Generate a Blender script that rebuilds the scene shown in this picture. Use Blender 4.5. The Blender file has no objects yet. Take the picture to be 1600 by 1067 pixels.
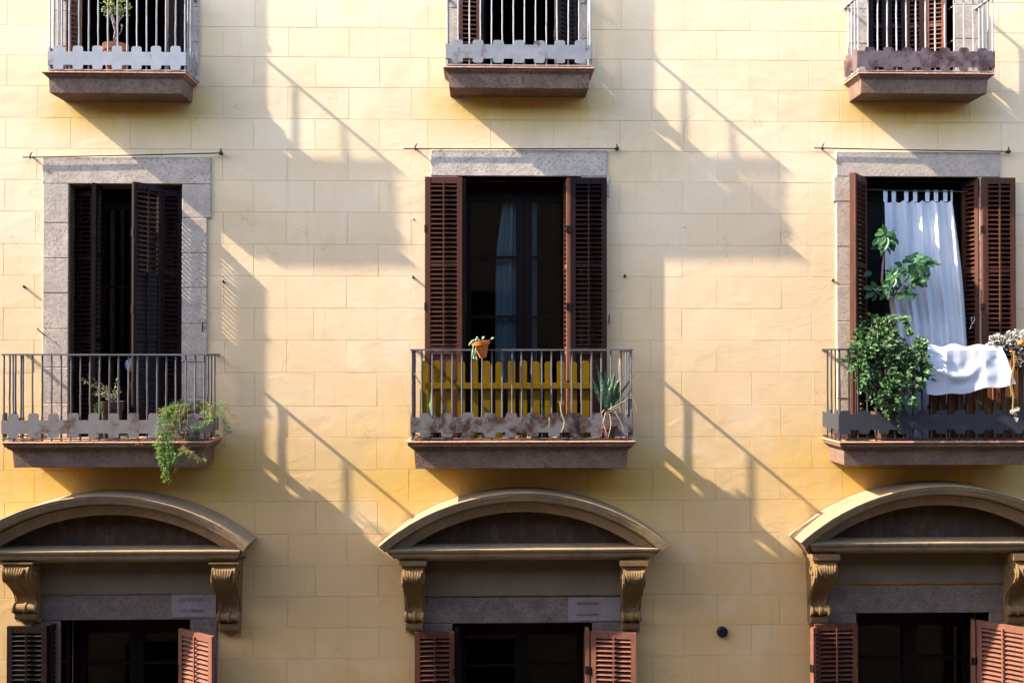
import bpy, math, random
from mathutils import Vector, Matrix, Euler, noise
random.seed(7)
S = bpy.context.scene
R = math.radians
COL = S.collection

# ------------------------------------------------------------------ camera, world, sun, exposure
F, D, ZC = 1485.0, 9.0, 9.2
YAW = math.atan((800-765)/F); PITCH = math.atan((547-533.5)/F)
cd = bpy.data.cameras.new('camera'); cam = bpy.data.objects.new('camera', cd); COL.objects.link(cam)
cam.location = (0, -D, ZC); cam.rotation_euler = (R(90)+PITCH, 0, -YAW)
cd.sensor_width = 36; cd.lens = 36*F/1600; cd.clip_start = .1; cd.clip_end = 500
S.camera = cam
RM = Euler((R(90)+PITCH, 0, -YAW)).to_matrix()
SUN = Vector((5.84, 1.0, -4.86)).normalized()          # direction the light travels: raking along the facade
w = bpy.data.worlds.new('World'); S.world = w; w.use_nodes = True
nt = w.node_tree; bg = nt.nodes['Background']
sk = nt.nodes.new('ShaderNodeTexSky'); sk.sky_type = 'NISHITA'; sk.sun_disc = False
sk.sun_elevation = math.asin(-SUN.z); sk.sun_rotation = math.atan2(-SUN.x, -SUN.y) % (2*math.pi)
nt.links.new(sk.outputs[0], bg.inputs[0]); bg.inputs[1].default_value = .15
sd = bpy.data.lights.new('sun', 'SUN'); so = bpy.data.objects.new('sun', sd); COL.objects.link(so)
sd.energy = 2.85; sd.angle = R(.6); sd.color = (1, .93, .81)
so.rotation_euler = SUN.to_track_quat('-Z', 'Y').to_euler(); so.location = (-20, -12, 30)
S.view_settings.view_transform = 'Standard'; S.view_settings.look = 'None'
S.view_settings.gamma = 1; S.view_settings.use_curve_mapping = False
S.view_settings.exposure = 2.66
S.cycles.max_bounces = 8

# ------------------------------------------------------------------ measuring: a point of the photograph at depth d (metres in front of the wall)
def W(px, py, d=0.0):
    v = RM @ Vector((px-800, 533.5-py, -F))
    t = (D-d)/v.y
    return Vector((v.x*t, -d, ZC+v.z*t))
def X(px, py, d=0.0): return W(px, py, d).x
def Z(px, py, d=0.0): return W(px, py, d).z
PXM = 1/165.0

# ------------------------------------------------------------------ mesh helpers
class MB:
    def __init__(s): s.v = []; s.f = []
    def add(s, vs, fs):
        n = len(s.v); s.v += [tuple(v) for v in vs]; s.f += [tuple(i+n for i in f) for f in fs]
    def box(s, x0, x1, y0, y1, z0, z1):
        if x1 < x0: x0, x1 = x1, x0
        if y1 < y0: y0, y1 = y1, y0
        if z1 < z0: z0, z1 = z1, z0
        s.add([(x0,y0,z0),(x1,y0,z0),(x1,y1,z0),(x0,y1,z0),(x0,y0,z1),(x1,y0,z1),(x1,y1,z1),(x0,y1,z1)],
              [(0,3,2,1),(4,5,6,7),(0,1,5,4),(1,2,6,5),(2,3,7,6),(3,0,4,7)])
    def bbox(s, x0, x1, y0, y1, z0, z1, b=.004):     # box with chamfered front (y0 = front) edges
        if x1 < x0: x0, x1 = x1, x0
        if z1 < z0: z0, z1 = z1, z0
        s.add([(x0,y1,z0),(x1,y1,z0),(x1,y1,z1),(x0,y1,z1),
               (x0,y0+b,z0),(x1,y0+b,z0),(x1,y0+b,z1),(x0,y0+b,z1),
               (x0+b,y0,z0+b),(x1-b,y0,z0+b),(x1-b,y0,z1-b),(x0+b,y0,z1-b)],
              [(0,3,2,1),(0,1,5,4),(1,2,6,5),(2,3,7,6),(3,0,4,7),
               (4,5,9,8),(5,6,10,9),(6,7,11,10),(7,4,8,11),(8,9,10,11)])
    def tube(s, pts, r, n=6, cap=True, up=None):
        pts = [Vector(p) for p in pts]; m = len(pts)
        rs = r if isinstance(r, (list, tuple)) else [r]*m
        base = len(s.v); prev = None
        for i, p in enumerate(pts):
            t = (pts[min(i+1, m-1)]-pts[max(i-1, 0)])
            t = t.normalized() if t.length > 1e-9 else Vector((0,0,1))
            a = prev if prev is not None else (Vector((1,0,0)) if abs(t.x) < .8 else Vector((0,1,0)))
            a = (a - t*a.dot(t)); a = a.normalized() if a.length > 1e-6 else t.orthogonal().normalized()
            prev = a; b = t.cross(a)
            for k in range(n):
                q = 2*math.pi*k/n
                s.v.append(tuple(p+(a*math.cos(q)+b*math.sin(q))*rs[i]))
        for i in range(m-1):
            for k in range(n):
                k2 = (k+1) % n
                s.f.append((base+i*n+k, base+i*n+k2, base+(i+1)*n+k2, base+(i+1)*n+k))
        if cap:
            s.f.append(tuple(base+k for k in reversed(range(n)))); s.f.append(tuple(base+(m-1)*n+k for k in range(n)))
    def lathe(s, prof, c=(0,0,0), n=20, M=None):
        base = len(s.v); c = Vector(c)
        for (r, z) in prof:
            for k in range(n):
                q = 2*math.pi*k/n
                p = Vector((r*math.cos(q), r*math.sin(q), z))
                if M: p = M @ p
                s.v.append(tuple(c+p))
        for i in range(len(prof)-1):
            for k in range(n):
                k2 = (k+1) % n
                s.f.append((base+i*n+k, base+i*n+k2, base+(i+1)*n+k2, base+(i+1)*n+k))
    def prism(s, poly, ax, a0, a1):
        """poly in two axes, extruded along ax ('x','y','z') from a0 to a1"""
        n = len(poly)
        def P(u, v, a): return {'x': (a,u,v), 'y': (u,a,v), 'z': (u,v,a)}[ax]
        s.add([P(u,v,a0) for u, v in poly]+[P(u,v,a1) for u, v in poly],
              [tuple(range(n)), tuple(reversed(range(n, 2*n)))]+[(i, i+n, (i+1) % n+n, (i+1) % n) for i in range(n)])
    def leaf(s, p, dirv, nrm, L, wd, fold=.25):
        d = Vector(dirv).normalized(); nn = Vector(nrm); nn = nn-d*nn.dot(d)
        nn = nn.normalized() if nn.length > 1e-5 else d.orthogonal().normalized()
        sd_ = d.cross(nn); p = Vector(p)
        a, b, c_ = p, p+d*L*.5-nn*L*.03, p+d*L-nn*L*.18
        l1 = p+d*L*.42+sd_*wd*.5+nn*wd*fold; r1 = p+d*L*.42-sd_*wd*.5+nn*wd*fold
        s.add([a, l1, c_, r1, b], [(0,4,1),(4,2,1),(0,3,4),(4,3,2)])
    def mesh(s, name, mat, smooth=False):
        me = bpy.data.meshes.new(name); me.from_pydata(s.v, [], s.f); me.update()
        if mat: me.materials.append(mat)
        bm_fix(me)
        if smooth:
            me.polygons.foreach_set('use_smooth', [True]*len(me.polygons))
            if smooth != 'all':
                try: me.set_sharp_from_angle(angle=R(35))
                except Exception: pass
        return me
import bmesh
def bm_fix(me):
    bm = bmesh.new(); bm.from_mesh(me); bmesh.ops.recalc_face_normals(bm, faces=bm.faces); bm.to_mesh(me); bm.free()

def world_of(o):
    m = Matrix.Identity(4)
    chain = []
    while o: chain.append(o); o = o.parent
    for q in reversed(chain): m = m @ q.matrix_parent_inverse @ q.matrix_basis
    return m
def place(o, parent):                       # geometry given in world coordinates
    COL.objects.link(o)
    if parent is not None:
        o.parent = parent; o.matrix_parent_inverse = world_of(parent).inverted()
    return o
def obj(name, mb, mat, parent=None, smooth=False):
    me = mb.mesh(name, mat, smooth) if isinstance(mb, MB) else mb
    return place(bpy.data.objects.new(name, me), parent)
def inst(name, me, parent, loc, rot=(0,0,0), sc=(1,1,1)):     # local coordinates under the parent
    o = bpy.data.objects.new(name, me); COL.objects.link(o); o.parent = parent
    o.location = loc; o.rotation_euler = rot; o.scale = sc
    return o
def tag(o, label, cat, group=None):
    o['label'] = label; o['category'] = cat
    if group: o['group'] = group
    return o
def thing(name, loc, label, cat, group=None):
    o = bpy.data.objects.new(name, None); o.empty_display_size = .1; COL.objects.link(o)
    o.location = loc; o['kind'] = 'thing'; return tag(o, label, cat, group)
def kids(o): return [c for c in bpy.data.objects if c.parent == o]
def copy_tree(o, kmap, parent=None, dx=0):
    c = o.copy(); COL.objects.link(c); c.parent = parent
    if parent is None: c.location.x += dx
    for ch in kmap.get(o.name, []): copy_tree(ch, kmap, c)
    return c

# ------------------------------------------------------------------ materials
def mat(name, base, rough=.8, metal=0, spec=.3):
    m = bpy.data.materials.new(name); m.use_nodes = True
    b = m.node_tree.nodes['Principled BSDF']
    b.inputs['Base Color'].default_value = (*base, 1); b.inputs['Roughness'].default_value = rough
    b.inputs['Metallic'].default_value = metal; b.inputs['Specular IOR Level'].default_value = spec
    return m
class N:
    def __init__(s, m): s.t = m.node_tree; s.b = s.t.nodes['Principled BSDF']
    def new(s, k, **kw):
        n = s.t.nodes.new('ShaderNode'+k)
        for a, v in kw.items(): setattr(n, a, v)
        return n
    def link(s, a, b): s.t.links.new(a, b)
    def pos(s, world=True):
        if world: return s.new('NewGeometry').outputs['Position']
        return s.new('TexCoord').outputs['Object']
    def scale(s, v, sc):
        n = s.new('VectorMath', operation='MULTIPLY'); s.link(v, n.inputs[0]); n.inputs[1].default_value = sc; return n.outputs[0]
    def noise(s, vec, scale, detail=4, rough=.55, dist=0):
        n = s.new('TexNoise'); s.link(vec, n.inputs['Vector']); n.inputs['Scale'].default_value = scale
        n.inputs['Detail'].default_value = detail; n.inputs['Roughness'].default_value = rough; n.inputs['Distortion'].default_value = dist
        return n.outputs['Fac']
    def ramp(s, f, a, b, ca=0.0, cb=1.0):
        n = s.new('MapRange'); n.inputs[1].default_value = a; n.inputs[2].default_value = b
        n.inputs[3].default_value = ca; n.inputs[4].default_value = cb; s.link(f, n.inputs[0]); return n.outputs[0]
    def mix(s, f, a, b, mode='MIX'):
        n = s.new('Mix', data_type='RGBA', blend_type=mode)
        if isinstance(f, (int, float)): n.inputs[0].default_value = f
        else: s.link(f, n.inputs[0])
        for i, c in ((6, a), (7, b)):
            if isinstance(c, tuple): n.inputs[i].default_value = (*c, 1)
            else: s.link(c, n.inputs[i])
        return n.outputs[2]
    def math(s, op, a, b=None):
        n = s.new('Math', operation=op)
        for i, c in ((0, a), (1, b)):
            if c is None: continue
            if isinstance(c, (int, float)): n.inputs[i].default_value = c
            else: s.link(c, n.inputs[i])
        return n.outputs[0]
    def bump(s, h, dist, strength=1, prev=None):
        n = s.new('Bump'); n.inputs['Distance'].default_value = dist; n.inputs['Strength'].default_value = strength
        s.link(h, n.inputs['Height'])
        if prev is not None: s.link(prev, n.inputs['Normal'])
        return n.outputs[0]

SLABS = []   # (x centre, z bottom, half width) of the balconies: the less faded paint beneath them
def make_stucco():
    m = mat('ochre_stucco', (.7,.55,.3), .92, spec=.15); n = N(m); p = n.pos()
    sx = n.new('SeparateXYZ'); n.link(p, sx.inputs[0])
    n1 = n.noise(p, 1.3, 5); n2 = n.noise(p, 7, 5, .6); n3 = n.noise(n.scale(p, (3, 1, .6)), 2.2, 5)
    hi = n.mix(n.ramp(n1, .35, .65), (.815,.586,.366), (.775,.538,.309))
    lo = n.mix(n.ramp(n1, .35, .65), (.66,.415,.17), (.61,.365,.14))
    c = n.mix(n.ramp(sx.outputs[2], ZC+1.2, ZC-2.6), hi, lo)
    # less faded paint under and beside every balcony
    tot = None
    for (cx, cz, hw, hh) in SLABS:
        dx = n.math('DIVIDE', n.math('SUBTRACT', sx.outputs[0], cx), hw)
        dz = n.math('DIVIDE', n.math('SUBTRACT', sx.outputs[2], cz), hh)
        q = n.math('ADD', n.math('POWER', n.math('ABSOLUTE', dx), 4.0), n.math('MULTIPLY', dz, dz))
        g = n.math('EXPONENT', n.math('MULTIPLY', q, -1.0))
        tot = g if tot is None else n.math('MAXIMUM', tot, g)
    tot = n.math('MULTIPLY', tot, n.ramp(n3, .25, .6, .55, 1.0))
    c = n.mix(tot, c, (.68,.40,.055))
    c = n.mix(n.ramp(n2, .58, .72, 0, .22), c, (.52,.38,.2))        # small grey-brown stains
    c = n.mix(n.ramp(n3, .6, .8, 0, .3), c, (.80,.50,.20))          # drips
    st = n.noise(n.scale(p, (9, 1, .45)), 1.6, 5, .6); bl = n.noise(p, .9, 7, .62, .6)
    c = n.mix(n.ramp(bl, .5, .62, 0, .32), c, (.56,.40,.20)); c = n.mix(n.ramp(bl, .46, .36, 0, .3), c, (.80,.64,.44))
    c = n.mix(n.ramp(st, .60, .78, 0, .35), c, (.42,.28,.12))
    sp = n.noise(p, 55, 2, .5); c = n.mix(n.ramp(sp, .70, .76, 0, .5), c, (.40,.28,.15))
    oi = n.new('ObjectInfo').outputs['Random']; c = n.mix(n.ramp(oi, 0, 1, 0, .22), c, (.60,.42,.22))
    vc = n.new('TexVoronoi', feature='DISTANCE_TO_EDGE'); vc.inputs['Scale'].default_value = 1.1
    wv = n.new('VectorMath', operation='ADD'); n.link(p, wv.inputs[0]); nz = n.new('TexNoise'); n.link(p, nz.inputs['Vector']); nz.inputs['Scale'].default_value = 3.5; nz.inputs['Detail'].default_value = 4
    n.link(n.scale(nz.outputs['Color'], (.5, .5, .5)), wv.inputs[1]); n.link(wv.outputs[0], vc.inputs['Vector'])
    crk = n.math('MULTIPLY', n.ramp(vc.outputs['Distance'], .0, .006, 1, 0), n.ramp(n.noise(p, 1.7, 2), .52, .60))
    c = n.mix(n.math('MULTIPLY', crk, .3), c, (.25,.16,.07))
    n.link(c, n.b.inputs['Base Color'])
    pn = n.scale(p, (1, 1, 1.6))
    h1 = n.noise(pn, 2.6, 3, .5, 1.2); h2 = n.noise(pn, 11, 4, .55, .6); h3 = n.noise(p, 160, 2, .5)
    vo = n.new('TexVoronoi'); vo.feature = 'F1'; n.link(n.scale(p, (1,1,2.2)), vo.inputs['Vector']); vo.inputs['Scale'].default_value = 5
    b1 = n.bump(h1, .0034); b2 = n.bump(n.math('MULTIPLY', n.ramp(h2, .5, .8), n.ramp(n.noise(p, 1.9, 3), .42, .62, .25, 1.0)), .0010, 1, b1); b3 = n.bump(h3, .00012, 1, b2)
    n.link(b3, n.b.inputs['Normal'])
    return m
def make_stone(name, c1, c2, c3, pit=.003, scale=70, world=True, joint=0):
    m = mat(name, c1, .9, spec=.2); n = N(m); p = n.pos(world)
    oi = n.new('ObjectInfo').outputs['Random']
    a = n.noise(p, 7, 6, .65); b = n.noise(p, 38, 4, .7)
    c = n.mix(n.ramp(a, .38, .62), c1, c2); c = n.mix(n.ramp(b, .50, .66, 0, .85), c, c3)
    c = n.mix(n.ramp(oi, 0, 1, 0, .45), c, c2)
    n.link(c, n.b.inputs['Base Color'])
    h = n.noise(p, scale, 4, .65); h2 = n.noise(p, 9, 3)
    b0 = n.bump(h2, .002)
    b1 = n.bump(n.ramp(h, .35, .6), pit, 1, b0)
    n.link(b1, n.b.inputs['Normal']); return m
def make_plaster(name, c1, c2, dirt=.5):
    m = mat(name, c1, .85, spec=.2); n = N(m); p = n.pos()
    a = n.noise(p, 3, 5); b = n.noise(n.scale(p, (1,1,.4)), 16, 5, .7)
    c = n.mix(n.ramp(a, .35, .65), c1, c2); c = n.mix(n.ramp(b, .5, .72, 0, dirt), c, (.16,.11,.08))
    n.link(c, n.b.inputs['Base Color'])
    n.link(n.bump(n.noise(p, 22, 5, .6), .0045), n.b.inputs['Normal']); return m
def make_paint(name, c1, c2, c3, rough=.5, spec=.12):
    m = mat(name, c1, rough, spec=spec); n = N(m); p = n.pos()
    a = n.noise(n.scale(p, (1,1,.15)), 30, 4); b = n.noise(p, 35, 5, .7)
    c = n.mix(n.ramp(a, .3, .7), c1, c2); c = n.mix(n.ramp(b, .64, .72, 0, .8), c, c3)
    n.link(c, n.b.inputs['Base Color'])
    n.link(n.ramp(a, .3, .7, rough-.1, rough+.2), n.b.inputs['Roughness'])
    n.link(n.bump(a, .001), n.b.inputs['Normal']); return m
def make_rust(name, c1, c2, rust, amt, seed=0, rough=.6, metal=.15):
    m = mat(name, c1, rough, metal, .4); n = N(m); p = n.pos()
    ad = n.new('VectorMath', operation='ADD'); n.link(p, ad.inputs[0]); ad.inputs[1].default_value = (seed, seed*2.3, seed*.7); p = ad.outputs[0]
    a = n.noise(p, 9, 5, .6); b = n.noise(p, 5.5, 5, .66, .15)
    c = n.mix(n.ramp(a, .3, .7), c1, c2)
    r2 = n.mix(n.ramp(n.noise(p, 50, 3), .35, .65), rust, tuple(x*.45 for x in rust))
    c = n.mix(n.ramp(b, .66-amt*.30, .76-amt*.26), c, r2)
    n.link(c, n.b.inputs['Base Color'])
    n.link(n.bump(b, .0012), n.b.inputs['Normal']); return m
def make_leafmat(name, c1, c2, c3, sc=18, trans=.25):
    m = mat(name, c1, .5, spec=.4); n = N(m); p = n.pos()
    a = n.noise(p, sc, 3); b = n.noise(p, sc*3.3, 2)
    c = n.mix(n.ramp(a, .35, .65), c1, c2); c = n.mix(n.ramp(b, .58, .68), c, c3)
    n.link(c, n.b.inputs['Base Color'])
    tr = n.new('BsdfTranslucent'); n.link(c, tr.inputs[0])
    mx = n.new('MixShader'); mx.inputs[0].default_value = trans
    out = n.t.nodes['Material Output']; n.link(n.b.outputs[0], mx.inputs[1]); n.link(tr.outputs[0], mx.inputs[2]); n.link(mx.outputs[0], out.inputs[0])
    return m
def vary(m, dark):
    n = N(m); src = n.b.inputs['Base Color'].links[0].from_socket
    c = n.mix(n.ramp(n.new('ObjectInfo').outputs['Random'], .2, 1, 0, .8), src, dark)
    n.link(c, n.b.inputs['Base Color']); return m
def make_cloth(name, c, tr=.3):
    m = mat(name, c, .9, spec=.1); n = N(m); p = n.pos()
    t = n.new('BsdfTranslucent'); t.inputs[0].default_value = (*c, 1)
    n.link(n.bump(n.noise(n.scale(p, (1,1,.3)), 40, 3), .002), n.b.inputs['Normal'])
    mx = n.new('MixShader'); mx.inputs[0].default_value = tr
    out = n.t.nodes['Material Output']; n.link(n.b.outputs[0], mx.inputs[1]); n.link(t.outputs[0], mx.inputs[2]); n.link(mx.outputs[0], out.inputs[0])
    return m

M = {}
M['stone'] = make_stone('window_stone', (.54,.41,.31), (.39,.305,.235), (.20,.15,.11), .0008, 34)
M['stone2'] = make_stone('window_stone_grey', (.56,.45,.345), (.40,.33,.26), (.18,.135,.10), .0010, 30)
M['slab'] = make_stone('balcony_stone', (.235,.14,.095), (.15,.09,.062), (.06,.04,.028), .0024, 70)
M['tile'] = make_stone('terracotta_tile', (.52,.25,.14), (.44,.20,.11), (.22,.11,.08), .0008, 60)
M['pediment'] = make_plaster('pediment_plaster', (.30,.205,.11), (.22,.15,.085), .75)
M['tympanum'] = make_plaster('tympanum_plaster', (.075,.045,.028), (.055,.035,.025), .5)
M['frieze'] = make_plaster('frieze_plaster', (.17,.125,.075), (.135,.098,.06), .5)
M['corbel'] = make_plaster('corbel_plaster', (.20,.115,.038), (.14,.078,.03), .7)
M['lintel1'] = make_stone('lower_lintel_stone', (.185,.138,.108), (.125,.092,.073), (.065,.045,.034), .001, 40)
M['patch'] = make_stone('repair_mortar', (.25,.20,.19), (.21,.165,.155), (.14,.11,.10), .001, 60)
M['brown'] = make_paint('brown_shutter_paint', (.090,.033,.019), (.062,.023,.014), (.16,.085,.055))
M['brown_shade'] = make_paint('shaded_brown_shutter_paint', (.017,.0075,.006), (.012,.0055,.0045), (.04,.018,.013))  # same shutter brown for leaves in shade, the shade put into the colour
M['brown_sunlit'] = make_paint('sunlit_brown_shutter_paint', (.205,.083,.050), (.145,.057,.035), (.30,.17,.12))  # same shutter brown for leaves facing the sun, sunlight put into the colour
M['joinery'] = make_paint('dark_door_paint', (.008,.004,.0035), (.005,.003,.003), (.014,.008,.006))
M['iron'] = make_rust('wrought_iron', (.11,.10,.095), (.07,.065,.065), (.10,.05,.035), .25, 3, .6, 0)
M['iron_sunlit'] = make_rust('sunlit_wrought_iron', (.32,.30,.28), (.22,.20,.19), (.14,.08,.06), .2, 3, .6, 0)  # upper railing iron, its sunlit look painted in as a paler grey
M['iron_dk'] = make_rust('dark_iron', (.035,.04,.042), (.02,.022,.024), (.06,.035,.02), .15, 5, .5, .3)
M['ap_L3'] = make_rust('pale_grey_sheet', (.27,.265,.27), (.215,.21,.21), (.13,.07,.05), .22, 1)
M['ap_M3'] = make_rust('grey_sheet', (.25,.235,.23), (.19,.18,.175), (.13,.06,.045), .3, 2)
M['ap_R3'] = make_rust('rust_brown_sheet', (.15,.095,.09), (.10,.06,.056), (.06,.02,.017), .7, 3.4)
M['ap_L2'] = make_rust('grey_brown_sheet', (.175,.155,.15), (.15,.12,.105), (.12,.07,.052), .45, 4.2)
M['ap_M2'] = make_rust('rusty_sheet', (.16,.14,.135), (.12,.10,.09), (.06,.02,.012), .62, 5.9)
M['ap_R2'] = make_rust('dark_slate_sheet', (.04,.04,.048), (.03,.03,.036), (.03,.022,.02), .2, 6.3)
M['core'] = mat('wall_core', (.42,.30,.16), .95)
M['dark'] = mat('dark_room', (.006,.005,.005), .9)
M['asphalt'] = mat('street_stone', (.055,.053,.05), .9)
M['opp'] = make_plaster('opposite_plaster', (.16,.12,.08), (.13,.10,.07), .1)
M['yellow'] = make_paint('yellow_fence_paint', (.17,.092,.002), (.13,.068,.002), (.07,.04,.005), .7, .08)
M['plank'] = make_paint('brown_plank', (.20,.075,.025), (.14,.05,.02), (.08,.03,.015), .6)
M['terra'] = make_stone('terracotta_pot', (.50,.19,.07), (.42,.15,.06), (.30,.13,.07), .0006, 60, )
M['terra_or'] = make_stone('orange_pot', (.60,.17,.03), (.54,.14,.025), (.4,.12,.04), .0004, 60)
M['pot_dk'] = make_stone('dark_clay_pot', (.12,.05,.03), (.09,.04,.025), (.06,.03,.02), .0006, 60)
M['soil'] = mat('soil', (.04,.025,.015), .95)
M['ivy'] = make_leafmat('ivy_leaf', (.020,.062,.015), (.045,.11,.026), (.20,.27,.08), 30, .2)
M['fig'] = make_leafmat('fig_leaf', (.035,.11,.028), (.07,.18,.05), (.13,.25,.08), 14)
vary(M['fig'], (.010,.042,.016)); M['fern'] = make_leafmat('fern_leaf', (.13,.25,.035), (.20,.31,.06), (.34,.34,.10), 22, .35)
M['fern_dry'] = make_leafmat('dry_fern', (.34,.24,.08), (.42,.28,.12), (.28,.26,.06), 22, .35)
M['succ'] = make_leafmat('succulent_leaf', (.12,.20,.05), (.25,.26,.07), (.50,.22,.07), 30)
M['cactus'] = make_leafmat('cactus_green', (.17,.26,.11), (.24,.33,.16), (.35,.40,.2), 40, .1)
M['agave'] = make_leafmat('agave_leaf', (.055,.12,.055), (.10,.18,.09), (.34,.38,.26), 10, .15)
M['dry'] = make_leafmat('dry_leaf', (.42,.30,.20), (.50,.38,.26), (.3,.2,.12), 20)
M['petal'] = make_leafmat('pale_petal', (.38,.35,.31), (.46,.42,.36), (.22,.13,.12), 60)
M['bark'] = make_stone('bark', (.20,.14,.12), (.30,.23,.20), (.1,.07,.06), .002, 60)
M['white'] = make_cloth('white_cotton', (.72,.73,.76), .22)
M['sheet'] = make_cloth('white_sheet', (.56,.56,.59), .10)
M['blue'] = make_cloth('grey_blue_curtain', (.42,.50,.60), .3)
M['pale'] = mat('pale_blue_plastic', (.55,.62,.80), .5)
M['black'] = mat('black_plastic', (.012,.012,.014), .4)
g = bpy.data.materials.new('window_glass'); g.use_nodes = True; gn = g.node_tree
for nd in list(gn.nodes): gn.nodes.remove(nd)
go = gn.nodes.new('ShaderNodeOutputMaterial'); gm = gn.nodes.new('ShaderNodeMixShader')
gt = gn.nodes.new('ShaderNodeBsdfTransparent'); gt.inputs[0].default_value = (.80,.84,.84,1)
gg = gn.nodes.new('ShaderNodeBsdfGlossy'); gg.inputs['Roughness'].default_value = .02
gf = gn.nodes.new('ShaderNodeFresnel'); gf.inputs[0].default_value = 1.45
gn.links.new(gf.outputs[0], gm.inputs[0]); gn.links.new(gt.outputs[0], gm.inputs[1]); gn.links.new(gg.outputs[0], gm.inputs[2]); gn.links.new(gm.outputs[0], go.inputs[0])
M['glass'] = g

# ------------------------------------------------------------------ facade data (pixels measured on the wall plane)
COLS = {  # key: opening x0, x1, top y, bottom y, outer frame x0, x1, top y
 'L3': (105, 297, -220, 128, 83, 312, -262), 'M3': (716, 905, -225, 121, 700, 921, -265), 'R3': (1356, 1490, -220, 130, 1325, 1528, -262),
 'L2': (108, 285, 288, 683, 68, 324, 246), 'M2': (716, 908, 276, 683, 673, 948, 235), 'R2': (1345, 1528, 277, 684, 1306, 1562, 238),
 'L1': (95, 298, 967, 1300, 52, 340, 925), 'M1': (707, 925, 972, 1300, 662, 972, 932), 'R1': (1337, 1545, 956, 1300, 1290, 1592, 916),
}
OPEN = {}
for k, (a, b, t, bo, fa, fb, ft) in COLS.items():
    cy = (max(t, 0)+min(bo, 1067))/2; cx = (a+b)/2
    OPEN[k] = dict(x0=X(a, cy), x1=X(b, cy), zt=Z(cx, t), zb=Z(cx, bo), fx0=X(fa, cy), fx1=X(fb, cy), ft=Z(cx, ft))
DXL = -3.86
for k in ('L3', 'L2'):
    OPEN['N'+k[1]] = {q: (v+DXL if 'x' in q else v) for q, v in OPEN[k].items()}

BAL = {  # tile: wall x0, x1, top y, depth, block bottom y ; rail: front x0, x1 (pixels at rail depth), handrail y ; pitch
 'L3': dict(t=(92.6, 309, 129.5, .355, 160), r=(78, 289, 7), n=15, ap=((82,103,73,110),30,'ap_L3'), y=100),
 'M3': dict(t=(695, 923, 122, .355, 152), r=(699, 922, 2), n=14, ap=((71,93,64,99.5),32,'ap_M3'), y=100),
 'R3': dict(t=(1318, 1524, 130.5, .355, 160), r=(1341, 1551, 9), n=15, ap=((81,106,75.5,111),30,'ap_R3'), y=100),
 'L2': dict(t=(40, 347, 683, .45, 722.5), r=(6, 319.5, 554), n=22, ap=((656,677,645.5,684),30.6,'ap_L2'), y=620),
 'M2': dict(t=(641, 983, 682, .45, 724), r=(644, 986, 546.5), n=23, ap=((651.5,675.3,644.5,682.5),33.4,'ap_M2'), y=620),
 'R2': dict(t=(1284, 1592, 682.5, .45, 719), r=(1312, 1626, 546), n=23, ap=((647,671,641,677.5),30.5,'ap_R2'), y=620),
}
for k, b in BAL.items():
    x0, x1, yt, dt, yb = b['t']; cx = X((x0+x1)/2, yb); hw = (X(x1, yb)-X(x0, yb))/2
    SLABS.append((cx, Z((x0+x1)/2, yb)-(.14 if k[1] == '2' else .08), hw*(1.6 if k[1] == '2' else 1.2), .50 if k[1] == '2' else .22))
M['stucco'] = make_stucco()

# ------------------------------------------------------------------ street, opposite house
mb = MB(); mb.add([(-60,-60,0),(60,-60,0),(60,60,0),(-60,60,0)], [(0,1,2,3)])
o = obj('ground', mb, M['asphalt']); o['kind'] = 'structure'
opp = thing('opposite_house', (0,-9.9,0), 'plain plastered house across the street behind the camera', 'house')
mb = MB(); mb.box(-44,44,-16,-9.9,0,ZC+5.5); obj('wall', mb, M['opp'], opp)
for sg, nm in ((-1, 'left'), (1, 'right')):  # unseen end houses, added to keep low sky light out of the street
    e = thing('sky_blocking_house', (sg*45, -5, 0), 'unseen plain house added to block low sky far to the '+nm+' of the photo', 'house')
    mb = MB(); mb.box(sg*44.01, sg*52, -16, 6, 0, ZC+4.5); obj('wall', mb, M['opp'], e)
for i in range(-5, 6):
    for zz in (1, 4.6, 8.1):
        mb = MB(); mb.box(i*3.4-.55, i*3.4+.55, -9.89, -9.86, zz, zz+2.3); obj('window', mb, M['joinery'], opp)

# ------------------------------------------------------------------ facade wall: core with openings + stucco blocks
wall = thing('facade_wall', (0,.1,0), 'tall yellow ochre stucco wall scored into large blocks, lit by raking sun', 'wall')
xs = sorted({-44, 44} | {v[q] for v in OPEN.values() for q in ('x0', 'x1')})
zs = sorted({0, ZC+8.5} | {v[q] for v in OPEN.values() for q in ('zt', 'zb')})
mb = MB()
def inside(x, z): return any(v['x0'] < x < v['x1'] and v['zb'] < z < v['zt'] for v in OPEN.values())
for j in range(len(zs)-1):
    i = 0
    while i < len(xs)-1:
        if inside((xs[i]+xs[i+1])/2, (zs[j]+zs[j+1])/2): i += 1; continue
        k = i
        while k < len(xs)-1 and not inside((xs[k]+xs[k+1])/2, (zs[j]+zs[j+1])/2): k += 1
        mb.box(xs[i], xs[k], .006, .32, zs[j], zs[j+1]); i = k
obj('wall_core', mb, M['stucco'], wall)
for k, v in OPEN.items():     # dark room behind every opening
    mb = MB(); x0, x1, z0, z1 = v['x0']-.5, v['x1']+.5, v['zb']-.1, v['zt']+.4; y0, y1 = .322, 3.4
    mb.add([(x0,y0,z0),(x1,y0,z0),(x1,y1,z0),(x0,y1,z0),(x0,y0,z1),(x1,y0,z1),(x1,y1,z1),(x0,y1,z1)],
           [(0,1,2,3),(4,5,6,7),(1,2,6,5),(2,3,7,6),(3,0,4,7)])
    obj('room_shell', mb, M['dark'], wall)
ROWY = [-2, 46, 92, 139, 188, 236, 284, 333, 383, 432, 482, 532, 582, 634, 683, 733, 782, 833, 882, 930, 978, 1026]
A = [155,251,349,449,543,641,724,818,918,1018,1120,1219,1315,1415,1515,1612]
B = [107,201,299,397,492,591,667,765,867,970,1067,1174,1267,1365,1465,1565]
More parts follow.
